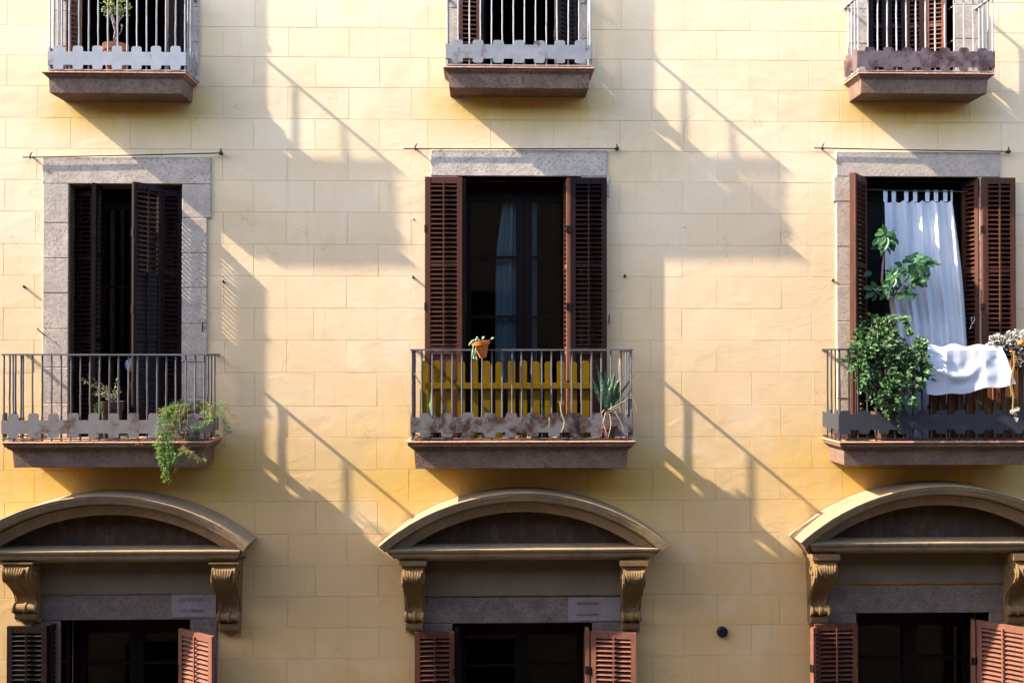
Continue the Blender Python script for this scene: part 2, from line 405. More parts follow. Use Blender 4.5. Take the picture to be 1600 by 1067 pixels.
zr = [Z(800, y) for y in ROWY]
while zr[0] < ZC+8.2: zr.insert(0, zr[0]+.296)
off = len(zr)-len(ROWY)
while zr[-1] > .4: zr.append(zr[-1]-.296)
XA_, XB_ = [X(p, 533) for p in A], [X(p, 533) for p in B]
for L_ in (XA_, XB_):
    while L_[0] > -13: L_.insert(0, L_[0]-.592)
    while L_[-1] < 13: L_.append(L_[-1]+.60)
cand = []
for j in range(len(zr)-1):
    zt, zb = zr[j], zr[j+1]
    par = (j-off) % 2
    L_ = XA_ if par == 1 else XB_
    cuts = sorted([(v['x0']-.005, v['x1']+.005) for v in OPEN.values() if v['zb'] < zt-.01 and v['zt'] > zb+.01])
    for i in range(len(L_)-1):
        jj = lambda q: .012*math.sin(q*12.9+j*78.2)
        segs = [(L_[i]+jj(L_[i]), L_[i+1]+jj(L_[i+1]))]
        for (a, b) in cuts:
            ns = []
            for (p, q) in segs:
                if b <= p or a >= q: ns.append((p, q))
                else:
                    if a-p > .02: ns.append((p, a))
                    if q-b > .02: ns.append((b, q))
            segs = ns
        for (p, q) in segs: cand.append((p, q, zb, zt))
def dist(c):
    x = (c[0]+c[1])/2; z = (c[2]+c[3])/2
    return max(abs(x-X(800,533))/(800*PXM), abs(z-Z(800,533))/(533*PXM))
cand.sort(key=dist)
rest = MB()
for n_, (p, q, z0, z1) in enumerate(cand):
    g_ = random.uniform(.0005, .0012)
    x0, x1, zz0, zz1 = p+g_, q-g_, z0+g_, z1-g_
    t = [random.uniform(-.0006, .0006) for _ in range(4)]
    b = random.uniform(.0014, .0026)
    vs = [(x0,.0055,zz0),(x1,.0055,zz0),(x1,.0055,zz1),(x0,.0055,zz1),
          (x0,b,zz0),(x1,b,zz0),(x1,b,zz1),(x0,b,zz1),
          (x0+b,t[0],zz0+b),(x1-b,t[1],zz0+b),(x1-b,t[2],zz1-b),(x0+b,t[3],zz1-b)]
    fs = [(0,1,5,4),(1,2,6,5),(2,3,7,6),(3,0,4,7),(4,5,9,8),(5,6,10,9),(6,7,11,10),(7,4,8,11),(8,9,10,11)]
    if n_ < 300:
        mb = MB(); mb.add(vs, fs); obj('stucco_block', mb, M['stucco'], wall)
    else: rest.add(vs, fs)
o = obj('stucco_blocks', rest, M['stucco'], wall); o['kind'] = 'stuff'

# ------------------------------------------------------------------ louvred shutter leaf
_sl = {}
def slat_mesh(w_, matname, deg=33):
    key = (round(w_, 3), matname, deg)
    if key not in _sl:
        mb = MB(); a = R(deg); hd = .021 if deg < 60 else .0245; th = .0035
        c, s_ = math.cos(a), math.sin(a)
        P = []
        for (u, v) in ((-hd,-th), (hd,-th), (hd,th), (-hd,th)):
            # u across the slat (toward the back and up), v thickness
            P.append((u*c - v*s_, u*s_ + v*c))
        mb.prism(P, 'x', 0, w_)
        _sl[key] = mb.mesh('slat', M[matname])
    return _sl[key]
def leaf(parent, p0, p1, zt, zb, mt='brown', mids=(.5,), panel=.0, flip=False, pitch=.043, st=.05, rodx=.5, th=.034, closed=(), top=.06):
    """p0 hinge (x, d), p1 free edge (x, d); louvre bays between the rails, plain panel on the lowest share"""
    a = Vector((p0[0], -p0[1], zb)); b = Vector((p1[0], -p1[1], zb)); w_ = (b-a).length
    h = zt-zb; ang = math.atan2(b.y-a.y, b.x-a.x)
    mb = MB()
    mb.box(0, st, -th/2, th/2, 0, h); mb.box(w_-st, w_, -th/2, th/2, 0, h)
    zs_ = [0, .09]
    if panel: zs_ += [h*panel, h*panel+.075]
    for m_ in sorted(mids): zs_ += [h*m_-.016, h*m_+.016]
    zs_ += [h-top, h]
    for i in range(0, len(zs_), 2): mb.box(st, w_-st, -th/2+.002, th/2-.002, zs_[i], zs_[i+1])
    if panel: mb.box(st, w_-st, -.006, .006, .09, h*panel)
    o = bpy.data.objects.new('shutter', mb.mesh('shutter', M[mt])); COL.objects.link(o)
    o.parent = parent; o.matrix_parent_inverse = world_of(parent).inverted()
    o.location = a; o.rotation_euler = (0, 0, ang)
    if w_-2*st > .03:
        sm = slat_mesh(w_-2*st, mt)
        gaps = [(zs_[i], zs_[i+1]) for i in range(1, len(zs_)-1, 2)]
        if panel: gaps = [(zs_[i], zs_[i+1]) for i in range(3, len(zs_)-1, 2)]
        for gi, (z0, z1) in enumerate(gaps):
            if gi in closed: sm2 = slat_mesh(w_-2*st, mt, 74)
            else: sm2 = sm
            n_ = max(1, int((z1-z0)/pitch))
            for k in range(n_):
                s = inst('slat', sm2, o, (st, 0, z0+(z1-z0)*(k+.5)/n_), (R(random.uniform(-3, 3)), 0, 0))
                if flip: s.rotation_euler = (0, 0, math.pi); s.location.x = w_-st
        if w_ > .22:
            mb = MB(); y = .026 if flip else -.026
            mb.box(w_*rodx-.007, w_*rodx+.007, y-.006, y+.006, (zs_[3] if panel else .1), h-top*.6)
            q = bpy.data.objects.new('tilt_rod', mb.mesh('tilt_rod', M[mt])); COL.objects.link(q); q.parent = o
        if 'hinge' not in _sl:
            mb = MB(); mb.box(-.005, .010, -th/2-.003, th/2+.003, -.035, .035); _sl['hinge'] = mb.mesh('hinge', M['brown_shade'])
        for zz in (.2, .5, .8): inst('hinge', _sl['hinge'], o, (0, 0, h*zz))
    return o

def frame(parent, k, joints, smat, earL=None, earR=None, head=None):
    v = OPEN[k]; pr = -.022
    cy = 500
    mb = MB(); hx0, hx1 = v['fx0'], v['fx1']
    if head: hx0, hx1 = head
    mb.bbox(hx0, hx1, pr-.002, .25, v['zt'], v['ft'], .005); obj('lintel', mb, smat, parent)
    zs_ = [v['zt']]+joints+[v['zb']]
    for side in (0, 1):
        a, b = (v['fx0'], v['x0']) if side == 0 else (v['x1'], v['fx1'])
        for i in range(len(zs_)-1):
            dz = random.uniform(-.03, .03) if 0 < i < len(zs_)-2 else 0
            zz1, zz0 = zs_[i], zs_[i+1]
            if side: zz1, zz0 = zs_[i]+(.0 if i == 0 else .05), zs_[i+1]+(.05 if i < len(zs_)-2 else 0)
            ex = 0
            if i == 0 and side == 1 and earR: ex = earR
            if i == 0 and side == 0 and earL: ex = earL
            mb = MB(); t = random.uniform(-.003, .003)
            mb.bbox(a-(ex if side == 0 else 0), b+(ex if side == 1 else 0), pr+t, .25, zz0+.0015, zz1-.0015, .005)
            obj('jamb_stone', mb, smat, parent)
def french_door(parent, k, depth=.26, cross=(.3,.6), glass=True, split=.5):
    v = OPEN[k]; x0, x1, z0, z1 = v['x0'], v['x1'], v['zb'], v['zt']
    y0, y1 = depth, depth+.05; xm = x0+(x1-x0)*split
    mb = MB(); mb.box(x0, x0+.05, y0, y1, z0, z1); mb.box(x1-.05, x1, y0, y1, z0, z1); mb.box(x0+.05, x1-.05, y0, y1, z1-.12, z1)
    fr = obj('door_frame', mb, M['joinery'], parent)
    for (a, b) in ((x0+.052, xm-.002), (xm+.002, x1-.052)):
        mb = MB(); w_ = .065
        mb.box(a, a+w_, y0+.006, y1+.01, z0+.02, z1-.122); mb.box(b-w_, b, y0+.006, y1+.01, z0+.02, z1-.122)
        mb.box(a+w_, b-w_, y0+.008, y1+.008, z0+.02, z0+.45); mb.box(a+w_, b-w_, y0+.008, y1+.008, z1-.20, z1-.122)
        d = obj('door_leaf', mb, M['joinery'], parent)
        for c in cross:
            zz = z0+(z1-z0)*c; mb = MB(); mb.box(a+w_, b-w_, y0+.01, y1, zz-.013, zz+.013); obj('muntin', mb, M['joinery'], d)
        zl = [z0+.45]+[z0+(z1-z0)*c for c in cross]+[z1-.20]
        for i in range(len(zl)-1):
            mb = MB(); mb.box(a+w_-.004, b-w_+.004, y0+.03, y0+.034, zl[i], zl[i+1]); obj('pane', mb, M['glass'], d)

def zlist(px, ys): return [Z(px, y) for y in ys]
def win(k, label, joints, smat, group=None, **kw):
    v = OPEN[k]; t = thing('shuttered_window', ((v['x0']+v['x1'])/2, 0, v['zb']), label, 'window', group)
    frame(t, k, joints, smat, **kw); return t
G2, G3, G1 = 'middle storey balcony windows', 'top storey balcony windows', 'lower storey windows under arched pediments'

# ---- middle storey windows
t = win('L2', 'tall stone framed balcony window with half folded dark shutters, left one of the middle storey', zlist(200, [349, 404, 458, 514, 574, 630]), M['stone'], G2, earR=.035,
        head=(X(68,266), X(330,266)))
zb, zt = OPEN['L2']['zb']+.02, OPEN['L2']['zt']-.01
xx = lambda px, d, py=470: X(px, py, d)
leaf(t, (xx(114,-.13), -.13), (xx(146,-.10), -.10), zt-.03, zb, 'brown_shade', (.72, .38), st=.025)
leaf(t, (xx(146,.13), .13), (xx(157,-.10), -.10), zt, zb, 'brown_shade', (.72, .38), st=.045)
leaf(t, (xx(207,.19), .19), (xx(251,-.03), -.03), zt, zb, 'brown_shade', (.64, .38), st=.035, closed=(0,1))
leaf(t, (xx(252,-.05), -.05), (xx(283,-.09), -.09), zt-.03, zb, 'brown_shade', (.66, .38), st=.03)
french_door(t, 'L2')
tL2 = t
t = win('M2', 'balcony window with open brown shutters and curtains behind glass, above the yellow picket screen', zlist(810, [316, 372, 430, 487, 545, 600, 650]), M['stone2'], G2, earR=.025)
zb, zt = OPEN['M2']['zb']+.02, Z(690, 277, .08)
leaf(t, (xx(664,.085), .085), (xx(722,.08), .08), zt, zb, 'brown', (.66,), panel=.315)
leaf(t, (xx(728,.045), .045), (xx(667,.04), .04), zt-.01, zb, 'brown_shade', (.66,), panel=.315)
leaf(t, (xx(888.5,.075), .075), (xx(883,-.2), -.2), zt, zb, 'brown_sunlit', (.66,), panel=.315, st=.04)
leaf(t, (xx(891,.08), .08), (xx(948,.08), .08), zt, zb, 'brown_shade', (.66,), panel=.315)
leaf(t, (xx(893,.04), .04), (xx(946,.04), .04), zt-.01, zb, 'brown_shade', (.66,), panel=.315)
french_door(t, 'M2', cross=(.465,.70,), split=.54)
for (a, b, ph) in ((774, 806, 0), (831, 839, 2), ):
    mb = MB(); n1, n2 = 24, 30
    for j in range(n2+1):
        q = j/n2; py = 302+q*(655-302)
        sp = (1-.35*math.exp(-(q*5)**2)) if a == 774 else 1
        for i in range(n1+1):
            u = i/n1; px = b-(b-a)*(1-u)*sp
            d = -.36-.022*math.sin(u*15+ph+q*1.2)-.01*math.sin(u*37+ph)
            mb.v.append(tuple(W(px, py, d)))
    for j in range(n2):
        for i in range(n1):
            q = j*(n1+1)+i; mb.f.append((q, q+1, q+n1+2, q+n1+1))
    o = obj('curtain', mb, M['blue'], None, 'all')
    tag(o, 'wide blue grey curtain behind the left glass of the middle balcony window' if a == 774 else 'thin strip of pale curtain behind the right glass of the middle balcony window', 'curtain')
t = win('R2', 'balcony window with folded shutters and white tab curtain, right one of the middle storey', zlist(1430, [316, 386, 446, 502, 562, 622]), M['stone'], G2, earL=.025)
zb, zt = OPEN['R2']['zb']+.02, OPEN['R2']['zt']-.012
leaf(t, (X(1352,400,-.01), -.01), (X(1334,400,.28), .28), zt, zb, 'brown', (.66, .35), flip=False, st=.045)
leaf(t, (X(1338,400,.04)+.012, .04), (X(1339,400,.27)-.05, .27), zt, zb, 'brown', (.66, .35), st=.045)
leaf(t, (xx(1505,-.17), -.17), (xx(1531,.02), .02), zt, zb, 'brown', (.64, .35), st=.045)
leaf(t, (xx(1535,.075), .075), (xx(1586,.075), .075), Z(1560,278,.08), zb, 'brown', (.64, .35))
leaf(t, (xx(1536,.035), .035), (xx(1584,.035), .035), Z(1560,278,.08)-.01, zb, 'brown_shade', (.64, .35), closed=(0,1,2))
french_door(t, 'R2')

# ---- top storey windows
t = win('L3', 'top left balcony window, dark opening with narrow louvred shutter and brown door leaf', zlist(200, [-100, -40, 20, 75]), M['stone'], G3)
zb, zt = OPEN['L3']['zb']+.02, OPEN['L3']['zt']-.01
yy = 50
leaf(t, (X(106,yy,.0), .0), (X(127,yy,-.06), -.06), zt, zb, 'brown_sunlit', (.30,.7), st=.03)
leaf(t, (X(262,yy,.14), .14), (X(296,yy,-.04), -.04), zt, zb, 'brown_shade', (.30,.7), st=.05, closed=(0,1,2))
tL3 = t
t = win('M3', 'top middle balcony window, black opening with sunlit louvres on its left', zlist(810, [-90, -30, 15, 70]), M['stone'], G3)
leaf(t, (X(717,yy,.0), .0), (X(750,yy,-.03), -.03), zt, zb, 'brown_sunlit', (.06,.7), st=.035)
leaf(t, (X(753,yy,-.03), -.03), (X(757,yy,-.22), -.22), zt, zb, 'brown_shade', (.06,.7), st=.035)
leaf(t, (X(868,yy,.15), .15), (X(903,yy,-.02), -.02), zt, zb, 'brown_shade', (.06,.7), st=.05, closed=(0,1,2))
t = win('R3', 'top right balcony window closed off by several orange brown louvred leaves', zlist(1425, [-90, -40, 17, 70]), M['stone'], G3)
for i, (a, b, d0, d1, mt) in enumerate(((1357,1385,-.16,-.12,'brown_shade'), (1386,1413,-.12,-.15,'brown_shade'), (1414,1443,-.15,-.11,'brown'), (1444,1478,-.11,-.06,'brown_sunlit'))):
    leaf(t, (X(a,yy,d0), d0), (X(b,yy,d1), d1), zt, zb, mt, (.29,.7), st=.042)

# ---- lower storey windows
def low(k, label): return win(k, label, zlist(800, [1030, 1100, 1180]), M['lintel1'], G1)
t = low('L1', 'lower left window with open louvred shutters, right leaf angled outwards')
zb = OPEN['L1']['zb']+.02; yy = 1020
leaf(t, (X(74,yy,.10), .10), (X(12,yy,.09), .09), Z(45,978,.1), zb, 'brown_shade', (.5,), flip=True)
leaf(t, (X(77,yy,.09), .09), (X(107,yy,-.16), -.16), Z(77,977,.09), zb, 'brown_shade', (.5,))
leaf(t, (X(281,yy,.0), .0), (X(333,yy,.27), .27), Z(281,981,.0), zb, 'brown_sunlit', (.5,))
leaf(t, (X(72,yy,.05), .05), (X(15,yy,.045), .045), Z(45,979,.05), zb, 'brown_shade', (.5,), closed=(0,1))
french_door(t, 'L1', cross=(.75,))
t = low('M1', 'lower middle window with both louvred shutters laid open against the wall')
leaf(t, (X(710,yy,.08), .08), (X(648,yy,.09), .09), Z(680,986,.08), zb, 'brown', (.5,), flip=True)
leaf(t, (X(713,yy,.06), .06), (X(719,yy,-.15), -.15), Z(715,982,.06), zb, 'brown_shade', (.5,), st=.04)
leaf(t, (X(918,yy,.10), .10), (X(915,yy,-.12), -.12), Z(918,982,.06), zb, 'brown_sunlit', (.5,), st=.04)
leaf(t, (X(923,yy,.08), .08), (X(994,yy,.14), .14), Z(923,985.5,.08), zb, 'brown_sunlit', (.5,))
leaf(t, (X(708,yy,.04), .04), (X(651,yy,.045), .045), Z(680,988,.05), zb, 'brown_shade', (.5,), closed=(0,1))
leaf(t, (X(924,yy,.04), .04), (X(989,yy,.07), .07), Z(923,988,.05), zb, 'brown_shade', (.5,), closed=(0,1))
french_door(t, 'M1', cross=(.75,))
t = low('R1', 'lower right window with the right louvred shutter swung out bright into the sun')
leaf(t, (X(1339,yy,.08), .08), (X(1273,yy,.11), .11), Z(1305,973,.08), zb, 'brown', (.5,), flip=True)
leaf(t, (X(1268.5,yy,.15), .15), (X(1277,yy,.10), .10), Z(1270,978,.1), zb, 'brown_sunlit', (.5,), st=.02)
leaf(t, (X(1521,yy,.02), .02), (X(1519,yy,-.1), -.1), Z(1527,970,.02), zb, 'brown_sunlit', (.5,), st=.03)
leaf(t, (X(1526,yy,.0), .0), (X(1609,yy,.29), .29), Z(1527,968,.0), zb, 'brown_sunlit', (.5,))
leaf(t, (X(1337,yy,.04), .04), (X(1278,yy,.05), .05), Z(1305,976,.05), zb, 'brown_shade', (.5,), closed=(0,1))
french_door(t, 'R1', cross=(.75,))
for k, a, b, y0, y1, ww in (('L1', 268, 338, 928, 965, 0), ('M1', 888, 970, 934, 971, 0)):
    mb = MB(); z1, z0 = Z(a, y0, .03), Z(a, y1-1, .03); x0, x1 = X(a, y0, .03), X(b, y0, .03)
    mb.bbox(x0, x1, -.029, -.02, z0, z1, .003)
    p_ = [o_ for o_ in bpy.data.objects if o_.type == 'EMPTY' and o_.get('label', '').startswith('lower left' if k == 'L1' else 'lower middle')][0]
    q = obj('mortar_patch', mb, M['patch'], p_)
    mb = MB()
    for zz in (.3, .78): mb.box(x0+.08, x0+.29, -.034, -.0285, z0+(z1-z0)*zz-.012, z0+(z1-z0)*zz+.008)
    obj('filled_slot', mb, M['lintel1'], q)

# ------------------------------------------------------------------ balconies
_bar = {}
def apron(parent, p0, p1, zz, centers, mt, hw=None):
    """sheet iron band with rounded lobes; zz = body bottom, body top, lobe bottom, lobe top"""
    a = Vector((p0[0], -p0[1], 0)); b = Vector((p1[0], -p1[1], 0)); Lg = (b-a).length; ang = math.atan2(b.y-a.y, b.x-a.x)
    zb_, zt_, lb, lt = zz; hw = hw or .0505; c = .019
    top = [(0, zt_)]; bot = [(0, zb_)]
    for u in centers:
        if u-hw < .005 or u+hw > Lg-.005:
            continue
        j = random.uniform(-.003, .003); 
        top += [(u-hw, zt_), (u-hw, lt-c+j), (u-hw+c*.3, lt-c*.3+j), (u-hw+c, lt+j), (u+hw-c, lt+j), (u+hw-c*.3, lt-c*.3+j), (u+hw, lt-c+j), (u+hw, zt_)]
        bot += [(u-hw, zb_), (u-hw, lb+c), (u-hw+c*.3, lb+c*.3), (u-hw+c, lb), (u+hw-c, lb), (u+hw-c*.3, lb+c*.3), (u+hw, lb+c), (u+hw, zb_)]
    top.append((Lg, zt_)); bot.append((Lg, zb_))
    mb = MB(); mb.prism(top+bot[::-1], 'y', -.0015, .0015)
    me = mb.mesh('apron_panel', M[mt])
    o = bpy.data.objects.new('apron_panel', me); COL.objects.link(o); o.parent = parent; o.matrix_parent_inverse = world_of(parent).inverted()
    o.location = a; o.rotation_euler = (0, 0, ang); return o
def balcony(k, label, barmat='iron'):
    b = BAL[k]; x0p, x1p, ytp, dt, ybp = b['t']; cyp = ytp
    tx0, tx1 = X(x0p, ytp), X(x1p, ytp); tz = Z((x0p+x1p)/2, ytp); bz = Z((x0p+x1p)/2, ybp)
    t = thing('balcony', ((tx0+tx1)/2, 0, bz), label, 'balcony', 'wrought iron balconies of the facade')
    # stone slab: stacked rectangles (height, inset)
    th = .015
    if k[1] == '2': prof = [(tz-th,.012),(tz-.048,.018),(tz-.050,.030),(tz-.062,.038),(tz-.082,.062),(tz-.088,.068),(tz-.095,.070),(bz+.004,.078),(bz,.082)]
    else: prof = [(tz-th,.014),(tz-.032,.022),(tz-.048,.040),(tz-.056,.046),(bz+.004,.052),(bz,.056)]
    mb = MB(); n = len(prof)
    NS = 14
    for (z, i) in prof:
        a, c = tx0+i, tx1-i; dd = dt-i
        ring = [(a, .01, z), (a, -dd, z)]+[(a+(c-a)*s_/NS, -dd, z) for s_ in range(1, NS)]+[(c, -dd, z), (c, .01, z)]
        for q in ring:
            r_ = .0025 if z < tz-.09 else .0008
            mb.v.append((q[0]+random.uniform(-r_, r_), q[1]+random.uniform(-r_, r_), q[2]+random.uniform(-r_, r_)*.6))
    m_ = NS+3
    for j in range(n-1):
        for i in range(m_-1): mb.f.append((j*m_+i, j*m_+i+1, (j+1)*m_+i+1, (j+1)*m_+i))
    mb.f.append(tuple(range(m_))); mb.f.append(tuple((n-1)*m_+i for i in reversed(range(m_))))
    obj('slab', mb, M['slab'], t)
    nt_ = max(4, round((tx1-tx0)/.21)); w_ = (tx1-tx0)/nt_
    for i in range(nt_):
        mb = MB(); r_ = random.uniform(-.0025, .0025)
        mb.bbox(tx0+i*w_+.0012, tx0+(i+1)*w_-.0012, -dt+r_, .01, tz-th+.0005, tz+r_*.4, .004); obj('floor_tile', mb, M['tile'], t)
    # railing
    dr = dt-.035; fx0, fx1, ry = b['r']
    yref = b['y']
    X0, X1 = X(fx0, yref, dr), X(fx1, yref, dr); hz = Z(800, ry, 0) if k[1] == '3' else Z((fx0+fx1)/2, ry, dr)
    lz = tz+.022
    mb = MB()
    pts = [(X0, .02, hz), (X0, -dr, hz), (X1, -dr, hz), (X1, .02, hz)]
    hw_ = .016
    mb.box(X0-hw_, X1+hw_, -dr-hw_, -dr+hw_, hz-.008, hz+.007); mb.box(X0-hw_, X0+hw_, -dr+hw_, .02, hz-.008, hz+.007); mb.box(X1-hw_, X1+hw_, -dr+hw_, .02, hz-.008, hz+.007)
    rl = obj('railing', mb, M[barmat], t)
    mb = MB(); mb.box(X0-.012, X1+.012, -dr-.012, -dr+.012, lz-.005, lz+.005); mb.box(X0-.012, X0+.012, -dr+.012, .02, lz-.005, lz+.005); mb.box(X1-.012, X1+.012, -dr+.012, .02, lz-.005, lz+.005)
    obj('bottom_rail', mb, M[barmat], rl)
    h = hz-lz; key = (round(h, 3), barmat)
    def bar_mesh(v):
        kk = (round(h, 3), barmat, v)
        if kk not in _bar:
            rnd = random.Random(v*17); mb = MB(); r = .0072 if barmat == 'iron_sunlit' else .0082
            mb.tube([(rnd.uniform(-1,1)*.0015*(0 < q < 8), rnd.uniform(-1,1)*.0012, -.02+(h+.016)*q/8) for q in range(9)], [r*rnd.uniform(.92, 1.1) for _ in range(9)], 6)
            _bar[kk] = mb.mesh('baluster', M[barmat], True)
        return _bar[kk]
    nb = b['n']
    for i in range(nb):
        x = X0+(X1-X0)*i/(nb-1)
        inst_world('baluster', bar_mesh(i % 4), rl, (x, -dr, lz), (random.uniform(-.004, .004), random.uniform(-.006, .006)*(0 < i < nb-1), random.uniform(0, 1)))
    for x in (X0, X1):
        for j in range(1, 4): inst_world('baluster', bar_mesh(j % 4), rl, (x, -dr+dr*j/4, lz), (0, 0, .3))
        mb = MB(); mb.tube([(x, -dr, lz-.04), (x, -dr, tz-.005)], .011, 6); obj('foot', mb, M[barmat], rl)
    (y0, y1, y2, y3), pitch, am = b['ap']; cx = (fx0+fx1)/2
    zz = (Z(cx, y1, dr), Z(cx, y0, dr), Z(cx, y3, dr), Z(cx, y2, dr))
    pm = pitch*(D-dr)/F; Lg = X1-X0
    ns = int((Lg-.06)/pm)+1; start = (Lg-(ns-1)*pm)/2
    apron(t, (X0-.012, dr+.014), (X1+.012, dr+.014), zz, [start+i*pm+.012 for i in range(ns)], am, pitch*.265*(D-dr)/F)
    for x, s_ in ((X0-.014, -1), (X1+.014, 1)):
        apron(t, (x, dr+.013), (x, .01), zz, [.06+i*pm*1.0 for i in range(3)], am, .045)
    b.update(X0=X0, X1=X1, hz=hz, tz=tz, dr=dr, obj=t)
    return t
def inst_world(name, me, parent, loc, rot):
    o = bpy.data.objects.new(name, me); COL.objects.link(o); o.parent = parent
    o.matrix_parent_inverse = world_of(parent).inverted(); o.location = loc; o.rotation_euler = rot; return o
bL3 = balcony('L3', 'upper balcony on the left with pale grey lobed apron and a potted succulent', 'iron_sunlit')
balcony('M3', 'upper balcony in the middle with clean grey lobed apron', 'iron_sunlit')
balcony('R3', 'upper balcony on the right with rust brown lobed apron', 'iron_sunlit')
bL2 = balcony('L2', 'lower balcony on the left with trailing green fern over its corner')
balcony('M2', 'lower balcony in the middle with rusty lobed apron and agave at its corner')
balcony('R2', 'lower balcony on the right with dark slate apron, leafy shrub and white sheet', 'iron_dk')

# ------------------------------------------------------------------ pediments over the lower windows
def arc_sweep(mb, cx, cz, prof, a0, a1, n=48):
    m_ = len(prof); base = len(mb.v)
    for i in range(n+1):
        a = a0+(a1-a0)*i/n
        for (r, d) in prof:
            rr = r+.0032*noise.noise(Vector((a*30, r*20, cx)))
            mb.v.append((cx+rr*math.sin(a), -d+.003*noise.noise(Vector((a*40, r*9, cx))), cz+rr*math.cos(a)))
    for i in range(n):
        for j in range(m_):
            j2 = (j+1) % m_
            mb.f.append((base+i*m_+j, base+(i+1)*m_+j, base+(i+1)*m_+j2, base+i*m_+j2))
    mb.f.append(tuple(base+j for j in range(m_))); mb.f.append(tuple(base+n*m_+j for j in reversed(range(m_))))
def corbel(parent, x0, x1, zt, zb):
    H = zt-zb; xm = (x0+x1)/2; hw = (x1-x0)/2
    P = [(0,0),(.252,0),(.285,.02),(.302,.065),(.308,.12),(.298,.19),(.268,.26),(.222,.33),(.172,.41),(.128,.49),(.095,.57),(.078,.65),(.074,.71),(.075,.86),(.10,.89),(.10,.96),(.085,1.0),(0,1.0)]
    def pt(u): # along front curve
        F_ = P[2:13]; q = u*(len(F_)-1); i = min(int(q), len(F_)-2); f = q-i
        return (F_[i][0]*(1-f)+F_[i+1][0]*f, F_[i][1]*(1-f)+F_[i+1][1]*f)
    mb = MB(); sw = []
    n = len(P)
    for xi, (xa, tw) in enumerate(((x0, 0), (x0+.012, 0), (x0+.03, -.012), (x1-.03, -.012), (x1-.012, 0), (x1, 0))):
        for i, (d, tt) in enumerate(P):
            narrow = 1-.20*min(1, tt/.6) if tt < .72 else .84
            dd = d+(tw if 1 < i < 13 else 0)
            mb.v.append((xm+(xa-xm)*narrow, -dd if d > 0 else .01, zt-H*tt))
    for s_ in range(5):
        for i in range(n):
            i2 = (i+1) % n; mb.f.append((s_*n+i, s_*n+i2, (s_+1)*n+i2, (s_+1)*n+i))
    mb.f.append(tuple(range(n))); mb.f.append(tuple(5*n+i for i in reversed(range(n))))
    c = obj('corbel', mb, M['corbel'], parent, True)
    mb = MB(); zc_ = zt-H*.79   # bottom roll
    mb.tube([(x0+.004, -.095, zc_), (x0+.022, -.095, zc_), (x0+.03, -.095, zc_), (xm-.016, -.095, zc_), (xm-.012, -.095, zc_), (xm+.012, -.095, zc_), (xm+.016, -.095, zc_), (x1-.03, -.095, zc_), (x1-.022, -.095, zc_), (x1-.004, -.095, zc_)],
            [.046, .052, .038, .038, .048, .048, .038, .038, .052, .046], 14)
    obj('scroll_roll', mb, M['corbel'], c, True)
    mb = MB()   # acanthus fan
    for q in range(-3, 4):
        pts = []; rs = []
        for s_ in range(6):
            f = s_/5; d, tt = pt(f*(.36-.035*abs(q))+.02)
            pts.append((xm+q*(.008+.017*(1-(1-f)**2)*.9+.004*(1-f)) if False else xm+q*.0265*(1-.35*f), -d-.003, zt-H*tt)); rs.append(.006+.0085*math.sin(math.pi*min(1, f*1.05)))
        rs[-1] = .004
        mb.tube(pts, rs, 6)
    obj('acanthus_leaf', mb, M['corbel'], c, True)
    mb = MB()
    for s_ in range(10):
        d, tt = pt(.40+s_*.045); r = .0085-.0004*s_
        mb.tube([(xm, -d+.010, zt-H*tt+r), (xm, -d+.004, zt-H*tt), (xm, -d+.010, zt-H*tt-r)], [.003, r, .003], 6)
    obj('bead_row', mb, M['corbel'], c, True)
    for x, sg in ((x0, -1), (x1, 1)):
        mb = MB(); cz_ = zt-H*.16
        pts = [(x+sg*.003, -.185-(.088-.0055*q)*math.cos(q*.42), cz_+(.075-.0047*q)*math.sin(q*.42)) for q in range(-2, 15)]
        mb.tube(pts, .008, 6)
        pts = [(x+sg*.002, -pt(u)[0]+.014, zt-H*pt(u)[1]) for u in (.3,.4,.5,.6,.7,.8,.9,1)]
        pts = [(xm+(p_[0]-xm)*(1-.10*u), p_[1], p_[2]) for p_, u in zip(pts, (.3,.4,.5,.6,.7,.75,.8,.88))]
        mb.tube(pts, .006, 6)
        mb.lathe([(0,.012),(.018,.009),(.022,0)], (x, -.185, cz_), 10, Matrix.Rotation(sg*math.pi/2, 3, 'Y'))
        obj('volute', mb, M['corbel'], c, True)
    return c
